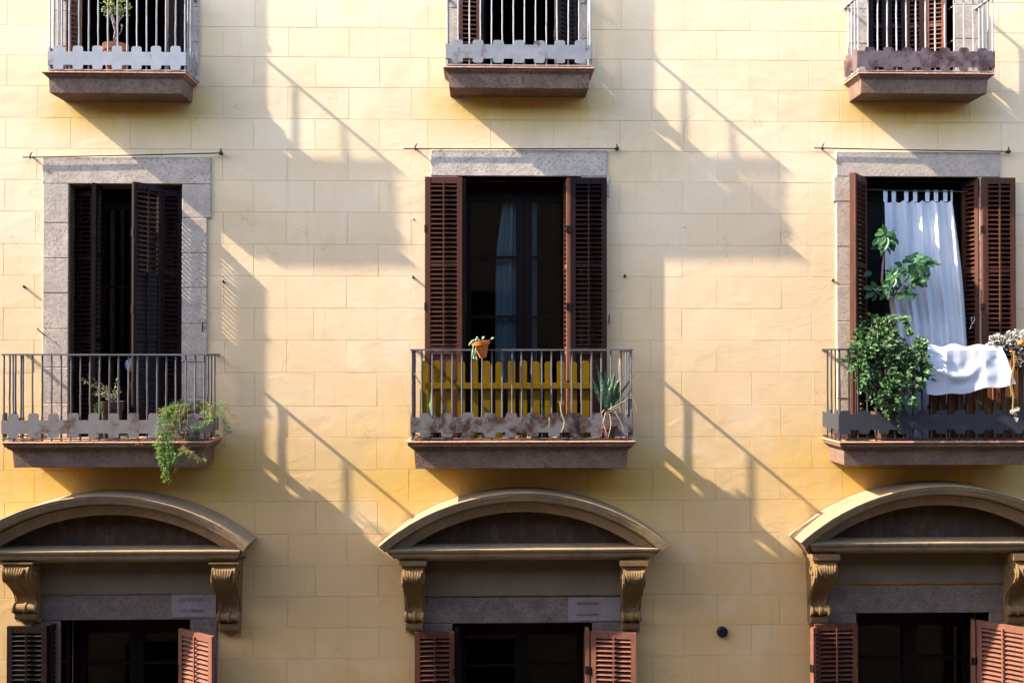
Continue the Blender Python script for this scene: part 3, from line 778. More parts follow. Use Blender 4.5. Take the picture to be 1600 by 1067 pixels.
def pediment(label, xa, xb, ytip, yapex, corb, frz, led, mtx=None):
    d0 = .34
    tl, tr = W(xa, ytip, d0), W(xb, ytip, d0); ap = W((xa+xb)/2, yapex, d0)
    c = (tr.x-tl.x)/2; s_ = ap.z-(tl.z+tr.z)/2; Rr = (c*c+s_*s_)/(2*s_); cx = (tl.x+tr.x)/2; cz = ap.z-Rr; al = math.asin(c/Rr)
    zl = (tl.z+tr.z)/2
    t = thing('window_pediment', (cx, 0, zl-.9), label, 'pediment', 'arched pediments over the lower windows')
    q = PXM
    prof = [(Rr, d0), (Rr-.006, d0+.004), (Rr-2*q, d0-.004), (Rr-5*q, d0-.006), (Rr-8*q, d0-.022), (Rr-12*q, d0-.028), (Rr-14*q, d0-.045), (Rr-15*q, d0-.047), (Rr-15.2*q, d0-.14),
            (Rr-17*q, d0-.14), (Rr-17.2*q, d0-.085), (Rr-19*q, d0-.115), (Rr-24*q, d0-.125), (Rr-30*q, d0-.15), (Rr-33*q, d0-.155), (Rr-34*q, .01), (Rr+.006, .01)]
    mb = MB(); arc_sweep(mb, cx, cz, prof, -al, al)
    obj('arch_moulding', mb, M['pediment'], t, True)
    # tympanum
    mb = MB(); rt = Rr-33*q; zl0 = Z((xa+xb)/2, led[0], 0)
    at = math.acos(min(1, (zl0-cz)/rt)); pts = [(cx+rt*math.sin(a_), cz+rt*math.cos(a_)) for a_ in [at*(1-2*i/30) for i in range(31)]]
    mb.prism([(cx-rt*math.sin(at), zl0-.06), (cx+rt*math.sin(at), zl0-.06)]+pts, 'y', -.03, .01); obj('tympanum', mb, M['tympanum'], t)
    # horizontal cornice, moulded on three sides
    lx0, lx1, ytop, ybot = led[1:]
    zt_ = Z(800, ytop, .30); zb_ = Z(800, ybot, .28); fx0 = X(lx0, ytop, .30); fx1 = X(lx1, ytop, .30); hh = zt_-zb_
    prof = [(0, 0), (.006, -.001), (.012, .0), (.030, .010), (.032, .022), (.055, .026), (.082, .040), (.088, .052), (hh-.02, .060), (hh-.016, .075), (hh, .080)]
    mb = MB(); NS = 24; m_ = NS+3
    for (dz, i_) in prof:
        a, c2 = fx0+i_, fx1-i_; dd = .30-i_
        ring = [(a, .01), (a, -dd)]+[(a+(c2-a)*s/NS, -dd) for s in range(1, NS)]+[(c2, -dd), (c2, .01)]
        for (x, y) in ring: mb.v.append((x, y+random.uniform(-.0008, .0008), zt_-dz+random.uniform(-.001, .001)))
    for j in range(len(prof)-1):
        for i in range(m_-1): mb.f.append((j*m_+i, j*m_+i+1, (j+1)*m_+i+1, (j+1)*m_+i))
    mb.f.append(tuple(range(m_))); mb.f.append(tuple((len(prof)-1)*m_+i for i in reversed(range(m_))))
    obj('cornice', mb, M['pediment'], t, True)
    # frieze panel
    fz0 = Z(800, frz[0], .04); mb = MB(); mb.bbox(X(frz[1], frz[0], .03), X(frz[2], frz[0], .03), -.035, .01, fz0, zb_+.002, .004); obj('frieze_panel', mb, M['frieze'], t)
    for (a, b, yt, yb) in corb:
        x0, x1 = X(a, (yt+yb)/2, .27), X(b, (yt+yb)/2, .27); z1 = Z(a, yt, .28); z0 = Z(a, yb, .08)
        mb = MB(); mb.box(x0-.03, x1+.03, -.285, .01, z1+.018, zb_-.001); mb.box(x0-.012, x1+.012, -.265, .01, z1-.014, z1+.018); obj('corbel_cap', mb, M['corbel'], t)
        corbel(t, x0, x1, z1-.014, z0)
        mb = MB(); mb.box(x0+.01, x1-.01, -.05, .01, z0-.03, z0); mb.prism([(x0+.05, z0-.03), ((x0+x1)/2, z0-.075), (x1-.05, z0-.03)], 'y', -.03, .01); obj('corbel_foot', mb, M['pediment'], t)
    return t
pediment('arched pediment over the lower left window, cut by the left edge of the photo', -67, 387, 852, 774, ((5, 46, 882, 968), (331, 368, 884, 986)), (925, 48, 342), (846, -44, 374, 858, 877))
pediment('arched pediment over the lower middle window, fully in view with both scroll corbels', 591, 1045, 852, 769.5, ((629, 661, 887, 984), (974, 1007, 887, 984)), (931, 660, 975), (846, 607, 1029, 858, 877))
pediment('arched pediment over the lower right window, its left haunch white in the sun', 1251, 1704, 846, 759, ((1274, 1307, 878, 974), (1588, 1622, 878, 974)), (916, 1300, 1594), (836, 1266, 1686, 851, 869))

# ------------------------------------------------------------------ neighbouring column just outside the left edge (its balconies throw the shadows at that edge)
kmap = {}
for o in bpy.data.objects:
    if o.parent: kmap.setdefault(o.parent.name, []).append(o)
for src, lab in ((bL3, 'upper balcony of the next column, beyond the left edge'), (bL2, 'lower balcony of the next column, beyond the left edge'),
                 (tL3, 'upper window of the next column, beyond the left edge'), (tL2, 'middle storey window of the next column, beyond the left edge')):
    c = copy_tree(src, kmap, None, DXL); c['label'] = lab

# ------------------------------------------------------------------ awning rods, pegs, catches, vent cap
def rod(xa, ya, xb, yb, xbr, label):
    d = .045; a, b = W(xa, ya, d), W(xb, yb, d); br = W(xbr, ya+(yb-ya)*(xbr-xa)/(xb-xa), d)
    t = thing('awning_rod', br+Vector((0, d, 0)), label, 'rod', 'thin iron rods above the windows')
    mb = MB(); mb.tube([a, (a+b)/2+Vector((0, 0, -.003)), b], .006, 8); obj('bar', mb, M['iron_dk'], t, True)
    mb = MB(); mb.tube([br+Vector((-.004, d+.01, .0)), br+Vector((0, .0, 0))], .008, 6)
    mb.tube([br+Vector((-.012, -.003, -.02)), br+Vector((-.016, -.006, .01)), br+Vector((-.004, -.006, .034)), br+Vector((.006, -.003, .05))], [.006, .007, .006, .003], 6)
    obj('bracket', mb, M['iron_dk'], t)
    mb = MB(); mb.tube([b+Vector((0, d+.01, 0)), b+Vector((0, -.004, 0))], .010, 8)
    mb.lathe([(0,-.022),(.016,-.014),(.022,0),(.016,.014),(0,.022)], b, 10); mb.tube([b, b+Vector((0, 0, .045))], [.010, .005], 6)
    obj('end_eye', mb, M['iron_dk'], t)
rod(36, 246, 345, 239.5, 50, 'thin dark iron rod above the left shuttered window, tilting slightly up to the right')
rod(631, 232.5, 964, 232.5, 651, 'thin dark iron rod above the middle window with the grey stone head')
rod(1272, 231.5, 1576, 237, 1287, 'thin dark iron rod above the right window with the white curtain')
for (x, y, lab) in ((39, 449, 'small iron peg in the wall left of the left window'), (350, 441, 'small iron peg in the wall right of the left window'), (646, 434, 'small iron peg in the wall left of the middle window'),
                    (976, 432, 'small iron peg in the wall right of the middle window'), (1301, 438.5, 'small iron peg in the wall left of the right window')):
    p = W(x, y, 0); mb = MB(); mb.tube([p+Vector((0, .01, 0)), p+Vector((0, -.02, .004)), p+Vector((-.002, -.026, .016))], [.012, .012, .007], 7)
    tag(obj('wall_peg', mb, M['iron_dk'], None, True), lab, 'peg', 'small iron pegs in the wall')
for (x, y, dx, lab) in ((63, 516, 1, 'thin bent iron shutter catch on the left jamb of the left window'), (318, 512, -1, 'short iron shutter catch on the right jamb of the left window'), (951, 500, -1, 'short iron shutter catch beside the middle window right shutter')):
    p = W(x, y, .02); mb = MB()
    if dx > 0: mb.tube([p+Vector((.05, .01, -.05)), p+Vector((.03, -.02, -.03)), p+Vector((0, -.03, 0)), p+Vector((-.015, -.03, .02))], .005, 6)
    else: mb.tube([p+Vector((0, .01, 0)), p+Vector((0, -.03, 0)), p+Vector((.002, -.032, .05)), p+Vector((0, -.03, -.04))], .006, 6)
    tag(obj('shutter_catch', mb, M['iron_dk']), lab, 'catch')
p = W(1128, 986, 0)
mb = MB(); mb.lathe([(.052, .0),(.052,.025),(.045,.034),(.018,.036),(.016,.028),(0,.028)], p, 20, Matrix.Rotation(math.pi/2, 3, 'X'))
t = obj('pipe_cap', mb, M['black'], None, True); tag(t, 'round black plastic pipe cap on the bare wall between lower windows', 'pipe cap')
mb = MB(); mb.box(p.x-.006, p.x+.006, p.y-.042, p.y-.034, p.z-.03, p.z+.02); obj('grip', mb, M['iron_dk'], t)
for (x, y, lab) in ((1069, 355, 'tiny white plaster blob on the wall between middle and right windows'), (645, 342, 'tiny white plaster blob on the wall beside the middle window shutter')):
    p = W(x, y, 0); mb = MB(); mb.lathe([(.011, -.002), (.009, .003), (.004, .006), (0, .007)], p, 8, Matrix.Rotation(math.pi/2, 3, 'X'))
    for v_ in range(len(mb.v)):
        q = mb.v[v_]; mb.v[v_] = (q[0]+random.uniform(-.004, .004), q[1], q[2]+random.uniform(-.004, .004))
    tag(obj('plaster_blob', mb, M['sheet']), lab, 'plaster blob')

# ------------------------------------------------------------------ yellow picket screen on the middle balcony
bm2 = BAL['M2']; tz = bm2['tz']; df = .27
t = thing('picket_screen', W(790, 690, df), 'low yellow picket screen standing inside the middle balcony railing', 'fence')
for i in range(14):
    x = X(663+i*19.4, 620, df)+random.uniform(-.004, .004); w_ = .068; zt_ = Z(663, 564+random.uniform(-1.5, 1.5), df)
    mb = MB(); c = .018
    pl = [(x-w_/2, tz+.006), (x+w_/2, tz+.006), (x+w_/2, zt_-c*1.3), (x+w_/2-c*.35, zt_-c*.45), (x+w_/2-c, zt_), (x-w_/2+c, zt_), (x-w_/2+c*.35, zt_-c*.45), (x-w_/2, zt_-c*1.3)]
    mb.prism(pl, 'y', -df, -df+.016); obj('picket', mb, M['yellow'], t)
for (ya, yb) in ((598, 607),):
    mb = MB(); mb.box(X(664, 600, df), X(922, 600, df), -df-.022, -df-.001, Z(790, yb, df+.02), Z(790, ya, df+.02)); obj('cross_rail', mb, M['yellow'], t)
for (da, ytop) in ((.20, 566), (.34, 606)):
    mb = MB(); xx_ = X(660, 620, df); zt_ = Z(663, ytop, df)
    mb.prism([(-da-.03, tz+.006), (-da+.03, tz+.006), (-da+.03, zt_-.02), (-da+.01, zt_), (-da-.01, zt_), (-da-.03, zt_-.02)], 'x', xx_-.016, xx_); obj('picket', mb, M['yellow'], t)
p = W(670, 640, .33)
mb = MB(); mb.box(X(659, 640, .36), X(669, 640, .36), -.362, -.35, tz+.006, Z(664, 608, .36)); obj('picket', mb, M['yellow'], t)

# brown plank screen on the right balcony
tz2 = BAL['R2']['tz']; df = .28
t = thing('plank_screen', W(1525, 690, df), 'brown wooden plank screen behind the bars of the right balcony under the white sheet', 'screen')
x0 = X(1452, 620, df); x1 = X(1606, 620, df); n = 11
for i in range(n):
    a = x0+(x1-x0)*i/n; mb = MB(); mb.bbox(a+.003, a+(x1-x0)/n-.003-.012*(i % 2), -df-.01*(i % 2), -df+.016, tz2+.006, Z(1500, 562, df)+random.uniform(-.004, .004), .002); obj('plank', mb, M['plank'], t)
mb = MB(); mb.box(x0, x1, -df+.018, -df+.04, Z(1500, 640, df), Z(1500, 632, df)); obj('batten', mb, M['plank'], t)

# ------------------------------------------------------------------ curtain, rod and sheet on the right balcony
def grid(nu, nv, fn):
    mb = MB()
    for j in range(nv+1):
        for i in range(nu+1): mb.v.append(tuple(fn(i/nu, j/nv)))
    for j in range(nv):
        for i in range(nu):
            q = j*(nu+1)+i; mb.f.append((q, q+1, q+nu+2, q+nu+1))
    return mb
mb = MB(); mb.tube([W(1349, 296, -.10), W(1400, 298, -.10), W(1450, 299, -.10), W(1516, 300, -.10)], .005, 6)
tag(obj('curtain_wire', mb, M['iron'], None, True), 'thin wire across the right window opening carrying the white curtain', 'wire')
def cur(u, v):
    py = 313+v*(700-313)
    e = v*(700-313)/240
    xl = 1382+17*min(1.0, max(0, (py-420)/90))**1.2+max(0, py-520)*.05; xr = 1489+24*min(1, e)**.9
    uu = u+.012*math.sin(9*v+u*5)
    px = xl+(xr-xl)*uu
    f = .030*math.sin(uu*27+v*1.5)*(1-.15*v)+.013*math.sin(uu*58+2+v*2)+.008*math.sin(v*13+u*9)
    topf = math.exp(-v*14)
    d = -.085+f*(1-topf*.5)+.22*v**1.6
    py2 = py+(topf*4*abs(math.sin(uu*math.pi*7.2)))
    return W(px, py2, d)
t = thing('tab_curtain', W(1437, 300, 0), 'white cotton tab top curtain hanging in folds in the right balcony window', 'curtain')
obj('curtain_cloth', grid(110, 60, cur), M['white'], t, 'all')
for i, px in enumerate((1383.5, 1396.5, 1416, 1430, 1449, 1462.5, 1477, 1487)):
    def tb(u, v, px=px):
        ww = 3.4 if i < 7 else 1.6
        return W(px+(u-.5)*2*ww*(1-.1*v), 297.5+v*18, -.10-.012*math.cos(v*3)*(1-v)+.015*v+.004*math.sin(u*6))
    obj('tab', grid(4, 8, tb), M['white'], t, 'all')
def sheet(u, v):
    # v 0 behind the rail .. v~.12 over the rail .. 1 hem
    hzr = BAL['R2']['hz']; dr = BAL['R2']['dr']
    bl, br_ = 1448, 1587
    topl, topr = 1447, 1566
    hem = 615-15*max(0, (u-.35)/.65)**1.1+1.5*math.sin(u*17)+1.2*math.sin(u*7)
    if v < .15:
        q = v/.15; px = topl+(topr-topl)*u; p = W(px, 541, dr+.03)
        ang = math.pi*(1-q); rr = .034+.008*math.sin(u*21)
        return Vector((p.x, -dr-.0-rr*math.cos(ang)*-1*-1*1.0 if False else -(dr-rr*math.cos(math.pi*q)), hzr+.008+rr*math.sin(math.pi*q)*.9+.008*math.sin(u*17+1)))
    q = (v-.15)/.85
    px = (topl+(topr-topl)*u)*(1-q**.8)+(bl+(br_-bl)*u)*q**.8
    py = 545+(hem-545)*q
    sag = math.exp(-((u-.42-.15*math.sin(q*2))/.22)**2)
    f = .026*(1-abs(math.sin(u*9+.4*q+.8*math.sin(u*5))))**1.3*(1.1-.7*q)+.004*math.sin(u*33+q*3)*(1-q)+.014*math.sin(u*5+1+q*1.2)+.006*noise.noise(Vector((u*7, q*5, 1)))
    f += .030*math.exp(-((q-.62+2.6*(u-.40)**2)/.13)**2)*math.exp(-((u-.35)/.25)**2)
    return W(px, py, dr+.045+.03*q+f*min(1, q*3+.2))
o = obj('white_sheet', grid(90, 56, sheet), M['sheet'], None, 'all'); tag(o, 'bright white cotton sheet draped over the right balcony rail', 'sheet')

# ------------------------------------------------------------------ pots and plants
def pot(parent, c, r, h, mt='terra', rim=True, M3=None, name='pot'):
    mb = MB(); pr = [(0, 0), (r*.68, 0), (r*.92, h*.78)]
    if rim: pr += [(r*1.02, h*.79), (r*1.04, h), (r*.94, h), (r*.90, h*.85)]
    else: pr += [(r, h), (r*.93, h), (r*.9, h*.85)]
    mb.lathe(pr, c, 22, M3); o = obj(name, mb, M[mt], parent, True)
    mb = MB(); mb.lathe([(r*.92, h*.86), (r*.5, h*.88), (0, h*.9)], c, 14, M3); obj('soil', mb, M['soil'], parent, True)
    return o
def rv(s=1): return Vector((random.uniform(-s, s), random.uniform(-s, s), random.uniform(-s, s)))
def sph():
    while True:
        v = rv()
        if .05 < v.length < 1: return v
# top left succulent (tree-like jade plant)
d = .18; c = W(181, 86, d); c.z = BAL['L3']['tz']+.004
t = thing('potted_succulent', c, 'small branching succulent in a pinkish clay pot on the top left balcony', 'plant')
pot(t, c, .11, Z(181, 71, d)-c.z, 'terra')
mb = MB(); base = W(180, 74, d); tips = []
for (pp, r) in (([(180,74),(179,60),(181,45),(178,30),(172,16)], .014), ([(181,52),(177,38),(174,28),(168,14)], .009), ([(181,45),(187,30),(186,14)], .008), ([(180,40),(190,28),(195,14)], .007), ([(181,62),(190,48),(191,38)], .006)):
    pts = [W(a, b, d+random.uniform(-.03, .03)*(i > 0)) for i, (a, b) in enumerate(pp)]
    mb.tube(pts, [r*(1-.15*i) for i in range(len(pts))], 7); tips.append(pts[-1]); tips.append(pts[-2])
obj('stem', mb, M['bark'], t, True)
mb = MB()
for (a, b, rr, n) in ((167, 10, .05, 30), (174, 16, .06, 34), (184, 6, .07, 44), (195, 8, .05, 26), (192, 22, .04, 18), (180, 20, .05, 22), (166, 20, .03, 12), (198, 18, .03, 9), (187, 40, .02, 6)):
    cc = W(a, b, d)
    for _ in range(n):
        v = sph(); mb.leaf(cc+v*rr, v+Vector((0,0,.3)), rv()+Vector((-.5,-.4,.6)), random.uniform(.022,.036), random.uniform(.014,.022), .1)
obj('foliage', mb, M['succ'], t)

# left balcony: potted plant in the middle
d = .22; c = W(175, 690, d); c.z = BAL['L2']['tz']+.004
t = thing('potted_plant', c, 'thin leafy plant in a dark clay pot on the lower left balcony floor', 'plant')
pot(t, c, .10, Z(175, 627, d)-c.z, 'pot_dk')
st, lf, lf2 = MB(), MB(), MB()
for k in range(16):
    a = W(176+random.uniform(-7, 7), 628, d+random.uniform(-.05, .05)); tx, ty = random.choice([(128,592),(140,588),(150,600),(160,596),(170,602),(182,596),(186,606),(135,604),(146,612),(164,612),(188,612),(180,612)])
    b = W(tx+random.uniform(-4, 4), ty+random.uniform(-4, 4), d+random.uniform(-.08, .1)); m_ = (a+b)/2+Vector((random.uniform(-.02,.04),0,.03))
    pts = [a, a*.4+m_*.6+Vector((0,0,.01)), m_*.5+b*.5, b]; st.tube(pts, [.003,.0025,.002,.001], 5)
    for q in range(13):
        f = random.uniform(.15, 1); p = pts[0]*(1-f)**2+m_*2*f*(1-f)+b*f*f
        lf.leaf(p+rv(.006), rv()+Vector((0,-.2,.2)), rv()+Vector((-.6,-.5,.6)), random.uniform(.018,.034), random.uniform(.008,.016), .15)
for _ in range(150):
    v = sph(); cc = W(155, 637, .36); lf2.leaf(cc+Vector((v.x*.035, v.y*.04, v.z*.055)), v+Vector((0,-.3,0)), rv()+Vector((-.6,-.6,.6)), random.uniform(.016,.028), .012, .15)
obj('stem', st, M['bark'], t); obj('foliage', lf, M['succ'], t); obj('fresh_shoots', lf2, M['fern'], t)

# left balcony: asparagus fern spilling over the corner
t = thing('trailing_fern', W(300, 690, .30), 'feathery green and straw coloured fern spilling over the lower left balcony corner', 'plant')
c = W(296, 690, .28); c.z = BAL['L2']['tz']+.004
pot(t, c, .12, Z(296, 652, .28)-c.z, 'pot_dk')
gr, dry = MB(), MB(); stg, std = MB(), MB()
def frond(pts2, leafmb, stemmb, n, ln, spread, droop=.3, r=.0022):
    pts = [W(a, b, d_) for (a, b, d_) in pts2]; m_ = len(pts); S_ = []
    for i in range(m_-1):
        for q in range(6):
            f = q/6; p0 = pts[max(i-1, 0)]; p1 = pts[i]; p2 = pts[i+1]; p3 = pts[min(i+2, m_-1)]
            S_.append(.5*((2*p1)+(-p0+p2)*f+(2*p0-5*p1+4*p2-p3)*f*f+(-p0+3*p1-3*p2+p3)*f**3))
    S_.append(pts[-1]); stemmb.tube(S_, [r*(1-.6*i/len(S_)) for i in range(len(S_))], 5)
    for _ in range(int(n*1.5)):
        p = S_[random.randrange(len(S_))]+rv(spread*.3)
        dv = Vector((random.uniform(-1,1), random.uniform(-.8,.5), random.uniform(-.6,.5)-droop)).normalized()
        L_ = random.uniform(.5, 1)*spread; e = p+dv*L_
        stemmb.tube([p, e], [.0011, .0006], 3, False)
        for k in range(5):
            leafmb.leaf(p+dv*L_*random.uniform(.15, 1), dv+rv(.9), rv()+Vector((-.6,-.5,.7)), ln*random.uniform(.5,1.05), ln*.22, .1)
base = (296, 650, .33)
frond([base,(270,635,.44),(253,650,.50),(247,680,.52),(249,712,.53)], gr, stg, 70, .020, .045)
frond([base,(262,642,.46),(250,672,.52),(256,708,.53),(258,745,.53)], gr, stg, 90, .020, .045)
frond([(248,690,.52),(252,712,.53),(258,728,.53),(261,750,.53)], gr, stg, 90, .022, .038)
frond([(246,696,.52),(262,715,.54),(268,722,.53)], gr, stg, 60, .020, .035)
frond([base,(275,632,.40),(262,640,.42),(256,648,.44)], gr, stg, 60, .018, .035, 0)
frond([base,(290,632,.38),(282,627,.38),(268,636,.42)], gr, stg, 70, .018, .035, 0)
frond([base,(300,632,.36),(308,628,.34),(318,634,.32)], gr, stg, 70, .018, .035, 0)
frond([base,(315,640,.40),(322,655,.46),(310,668,.48),(300,664,.48)], gr, stg, 70, .020, .035)
frond([base,(318,635,.36),(328,650,.46),(330,662,.47)], gr, stg, 50, .020, .035)
frond([base,(280,640,.44),(262,660,.50),(254,690,.52)], gr, stg, 60, .018, .04)
frond([base,(320,632,.34),(342,640,.30),(352,660,.28),(358,675,.26)], gr, stg, 60, .018, .04)
frond([base,(326,636,.34),(345,650,.28),(352,680,.25),(350,700,.22)], dry, std, 40, .018, .045)
frond([(335,640,.32),(350,636,.26),(362,648,.22),(372,664,.2)], dry, std, 24, .016, .05)
frond([base,(284,632,.42),(280,650,.50),(284,690,.52),(286,702,.53)], dry, std, 46, .016, .055)
frond([base,(292,632,.42),(293,655,.50),(288,690,.52),(292,712,.53)], dry, std, 30, .016, .05)
frond([base,(278,634,.42),(270,655,.50),(262,668,.52)], dry, std, 30, .016, .05)
frond([(287,700,.53),(296,704,.54),(306,714,.54),(320,720,.53)], dry, std, 36, .018, .045)
frond([(287,702,.53),(280,708,.53),(272,718,.53),(265,722,.53)], gr, stg, 40, .018, .038)
frond([(288,702,.53),(300,712,.54),(314,716,.54)], gr, stg, 30, .018, .04)
for _k in range(11):
    ex, ey = random.uniform(255, 345), random.uniform(622, 640)
    frond([base, ((296+ex)/2, 634, .38), (ex, ey+3, .42), (ex+(ex-300)*.12, ey+random.uniform(10, 26), .46)], gr if _k % 3 else dry, stg if _k % 3 else std, 40, .020, .045)
for _k in range(8):
    ex = random.uniform(246, 275)
    frond([(ex+10, 655, .47), (ex, 680, .51), (ex+random.uniform(-5, 8), 712, .53), (ex+random.uniform(-3, 8), random.uniform(722, 744), .53)], gr, stg, 40, .020, .035)
frond([(226,694,.44),(215,693,.44),(205,692,.44)], dry, stg, 12, .014, .02, 0)
obj('green_frond', gr, M['fern'], t); obj('dry_frond', dry, M['fern_dry'], t); obj('stem', stg, M['fern'], t); obj('dry_stem', std, M['fern_dry'], t)

# pale blue round thing half hidden behind the shutter leaf
c = W(207, 570, -.3); mb = MB(); mb.lathe([(0,-.075),(.035,-.066),(.06,-.04),(.07,0),(.06,.04),(.035,.066),(0,.075)], c, 20)
t = obj('ball', mb, M['pale'], None, True); tag(t, 'pale blue ball half hidden behind the dark shutter of the left window', 'ball')
mb = MB(); q = W(202, 590, -.3); mb.tube([c+Vector((0,0,-.07)), q+Vector((.01,0,.02)), q+Vector((.0,0,-.02))], [.004,.012,.016], 8); obj('knot', mb, M['pale'], t, True)

# middle balcony: orange pot with cactus hung on the rail
dr = BAL['M2']['dr']; c = W(755, 559, dr+.05)
t = thing('hanging_pot', c, 'small bright orange pot with trailing cactus hung on the middle balcony rail', 'plant pot')
Mt = Matrix.Rotation(R(-9), 3, 'Y') @ Matrix.Scale(.88, 3)
mb = MB(); mb.lathe([(0,0),(.032,0),(.036,.006),(.074,.128),(.090,.130),(.096,.168),(.090,.170),(.083,.14),(.075,.138)], c, 26, Mt); obj('pot', mb, M['terra_or'], t, True)
mb = MB(); mb.lathe([(.08,.150),(0,.156)], c, 12, Mt); obj('soil', mb, M['soil'], t)
mb = MB(); mb.tube([W(752,545,dr+.01)+Vector((0,0,.012)), W(752,543,dr+.03)+Vector((0,0,.03)), W(752,548,dr+.05)], .003, 6); obj('hook', mb, M['iron'], t)
mb = MB()
for pp in ([(745,533),(739,532),(735,536),(733,540)], [(744,535),(740,540),(739,548),(738,556)], [(746,536),(743,548),(744,557),(746,566)], [(748,531),(746,528),(745,527)], [(754,531),(755,527),(757,527)], [(768,530),(770,528),(771,529)], [(742,548),(740,557),(741,562)], [(750,533),(747,530),(742,531)]):
    pts = [W(a, b, dr+.10) for a, b in pp]
    n_ = 14; S_ = []; rs = []
    for i in range(n_+1):
        f = i/n_*(len(pts)-1); k = min(int(f), len(pts)-2); S_.append(pts[k].lerp(pts[k+1], f-k)+Vector((0, .004*math.sin(i), 0))); rs.append(.009*(.75+.35*abs(math.sin(i*1.25))))
    rs[-1] = .004; mb.tube(S_, rs, 7)
obj('cactus_stem', mb, M['cactus'], t, True)

# middle balcony: agave in the right corner
c = W(949, 690, .36); c.z = BAL['M2']['tz']+.004; hub = W(950, 642, .40)
t = thing('agave', c, 'spiky green agave with dry hanging leaves at the right end of the middle balcony', 'plant')
pot(t, c, .095, .13, 'pot_dk'); mb = MB(); mb.tube([c+Vector((0,0,.1)), hub], [.03,.035], 8); obj('stem', mb, M['pot_dk'], t, True)
def blade(name, p0, p1, w0, mt, bend=.04, side=None):
    p0 = Vector(p0); p1 = Vector(p1); mb = MB(); n_ = 9; ax = (p1-p0); s_ = ax.cross(Vector((0,-1,.15))).normalized(); up_ = Vector((0,-1,.4)).normalized()
    for i in range(n_+1):
        f = i/n_; c_ = p0.lerp(p1, f)+Vector((0, 0, bend*4*f*(1-f))); ww = w0*(1-f**1.6)*(.75+.6*math.sin(min(1, f*2)*math.pi/2))*.5+.0006
        mb.v += [tuple(c_-s_*ww), tuple(c_+Vector((0,.25*ww,0))-up_*(-.0)), tuple(c_+s_*ww), tuple(c_+Vector((0, .45*ww+.004*(1-f), 0)))]
    for i in range(n_):
        for k in range(4):
            k2 = (k+1) % 4; mb.f.append((i*4+k, i*4+k2, (i+1)*4+k2, (i+1)*4+k))
    mb.f.append((0,1,2,3)); return obj(name, mb, M[mt], t, 'all')
for (x, y, d_, w_) in ((929,606,.42,.05),(935,578,.40,.045),(940,586,.44,.05),(946,584,.36,.045),(952,592,.42,.055),(960,584,.46,.05),(966,596,.48,.055),(970,594,.38,.045),(975,606,.34,.04),(958,600,.48,.05),(944,598,.48,.05),(926,590,.34,.03),(984,618,.46,.03),(986,590,.34,.022)):
    blade('leaf', hub+Vector((random.uniform(-.02,.02), 0, random.uniform(-.02,.01))), W(950+(x-950)*1.18, 640+(y-640)*1.12, d_), w_*1.1, 'agave', random.uniform(-.01, .03))
for pp, w_ in (([(950,640),(962,634),(974,627),(981,621),(988,622),(993,630),(995,644)], .010), ([(946,645),(942,660),(946,672),(949,680)], .014), ([(952,646),(955,660),(953,672),(950,684)], .016), ([(960,642),(968,655),(973,668),(974,674)], .012), ([(956,640),(970,634),(978,640),(980,650)], .010), ([(944,640),(940,645),(941,652)], .012), ([(968,560),(967,580),(969,600),(970,625),(968,642)], .009)):
    pts = [W(a, b, .50 if b > 560 else .42) for a, b in pp]; mb = MB(); S_ = []
    for i in range(len(pts)-1):
        for q in range(4): S_.append(pts[i].lerp(pts[i+1], q/4))
    S_.append(pts[-1]); mb.tube(S_, [w_*.42*(1-.7*i/len(S_)) for i in range(len(S_))], 5); obj('dry_leaf', mb, M['dry'], t, True)

# middle balcony: small plants between pickets and bars
def sprout(label, px, py, d, spec, mt, name='small_plant'):
    c = W(px, 690, d); c.z = BAL['M2']['tz']+.004
    t_ = thing(name, c, label, 'plant')
    pot(t_, c, .06, .09, 'pot_dk')
    mb = MB()
    for (x, y, w_) in spec:
        a = W(px, 672, d); b = W(x, y, d+random.uniform(0, .05)); s_ = Vector((1, -.2, 0))
        m_ = a.lerp(b, .55)+Vector((random.uniform(-.02,.02), 0, .02))
        for k, (p_, q_) in enumerate(((a, m_), (m_, b))):
            wa, wb = (w_*.7, w_) if k == 0 else (w_, .001)
            mb.add([p_-s_*wa/2, p_+s_*wa/2, q_+s_*wb/2, q_-s_*wb/2, (p_+q_)/2+Vector((0,.006,0))], [(0,1,4),(1,2,4),(2,3,4),(3,0,4)])
    obj('leaf', mb, M[mt], t_)
    return t_
sprout('upright pale green striped blade leaves at the left end of the middle balcony', 676, 0, .36, ((674,607,.028),(677,640,.022),(672,650,.02)), 'cactus')
sprout('dark wispy plant between yellow pickets near the left of the middle balcony', 692, 0, .36, ((690,608,.010),(695,613,.010),(698,622,.008),(693,640,.02),(689,646,.02),(686,630,.012)), 'agave')
sprout('short dark green leaves low behind the bars right of the middle balcony centre', 848, 0, .36, ((846,630,.022),(850,634,.014),(843,650,.02)), 'agave')
sprout('low bright green leaf beside a bar near the agave', 884, 0, .36, ((888,640,.03),(880,642,.02),(877,652,.02),(876,628,.008)), 'fern')
for (pp, lab) in (([(875,627),(876,640),(878,648),(882,658),(880,668),(876,676)], 'pale dry curly stem hanging over the rusty apron'), ([(858,652),(858,668)], 'short pale dry stem hanging over the rusty apron'), ([(657,600),(650,588),(646,580)], 'thin dark leaf arching at the left end of the middle balcony')):
    mb = MB(); pts = [W(a, b, .455) for a, b in pp]; mb.tube(pts, [.005]*(len(pts)-1)+[.002], 5); tag(obj('dry_stem', mb, M['dry'] if 'pale' in lab else M['agave'], None, True), lab, 'stem')

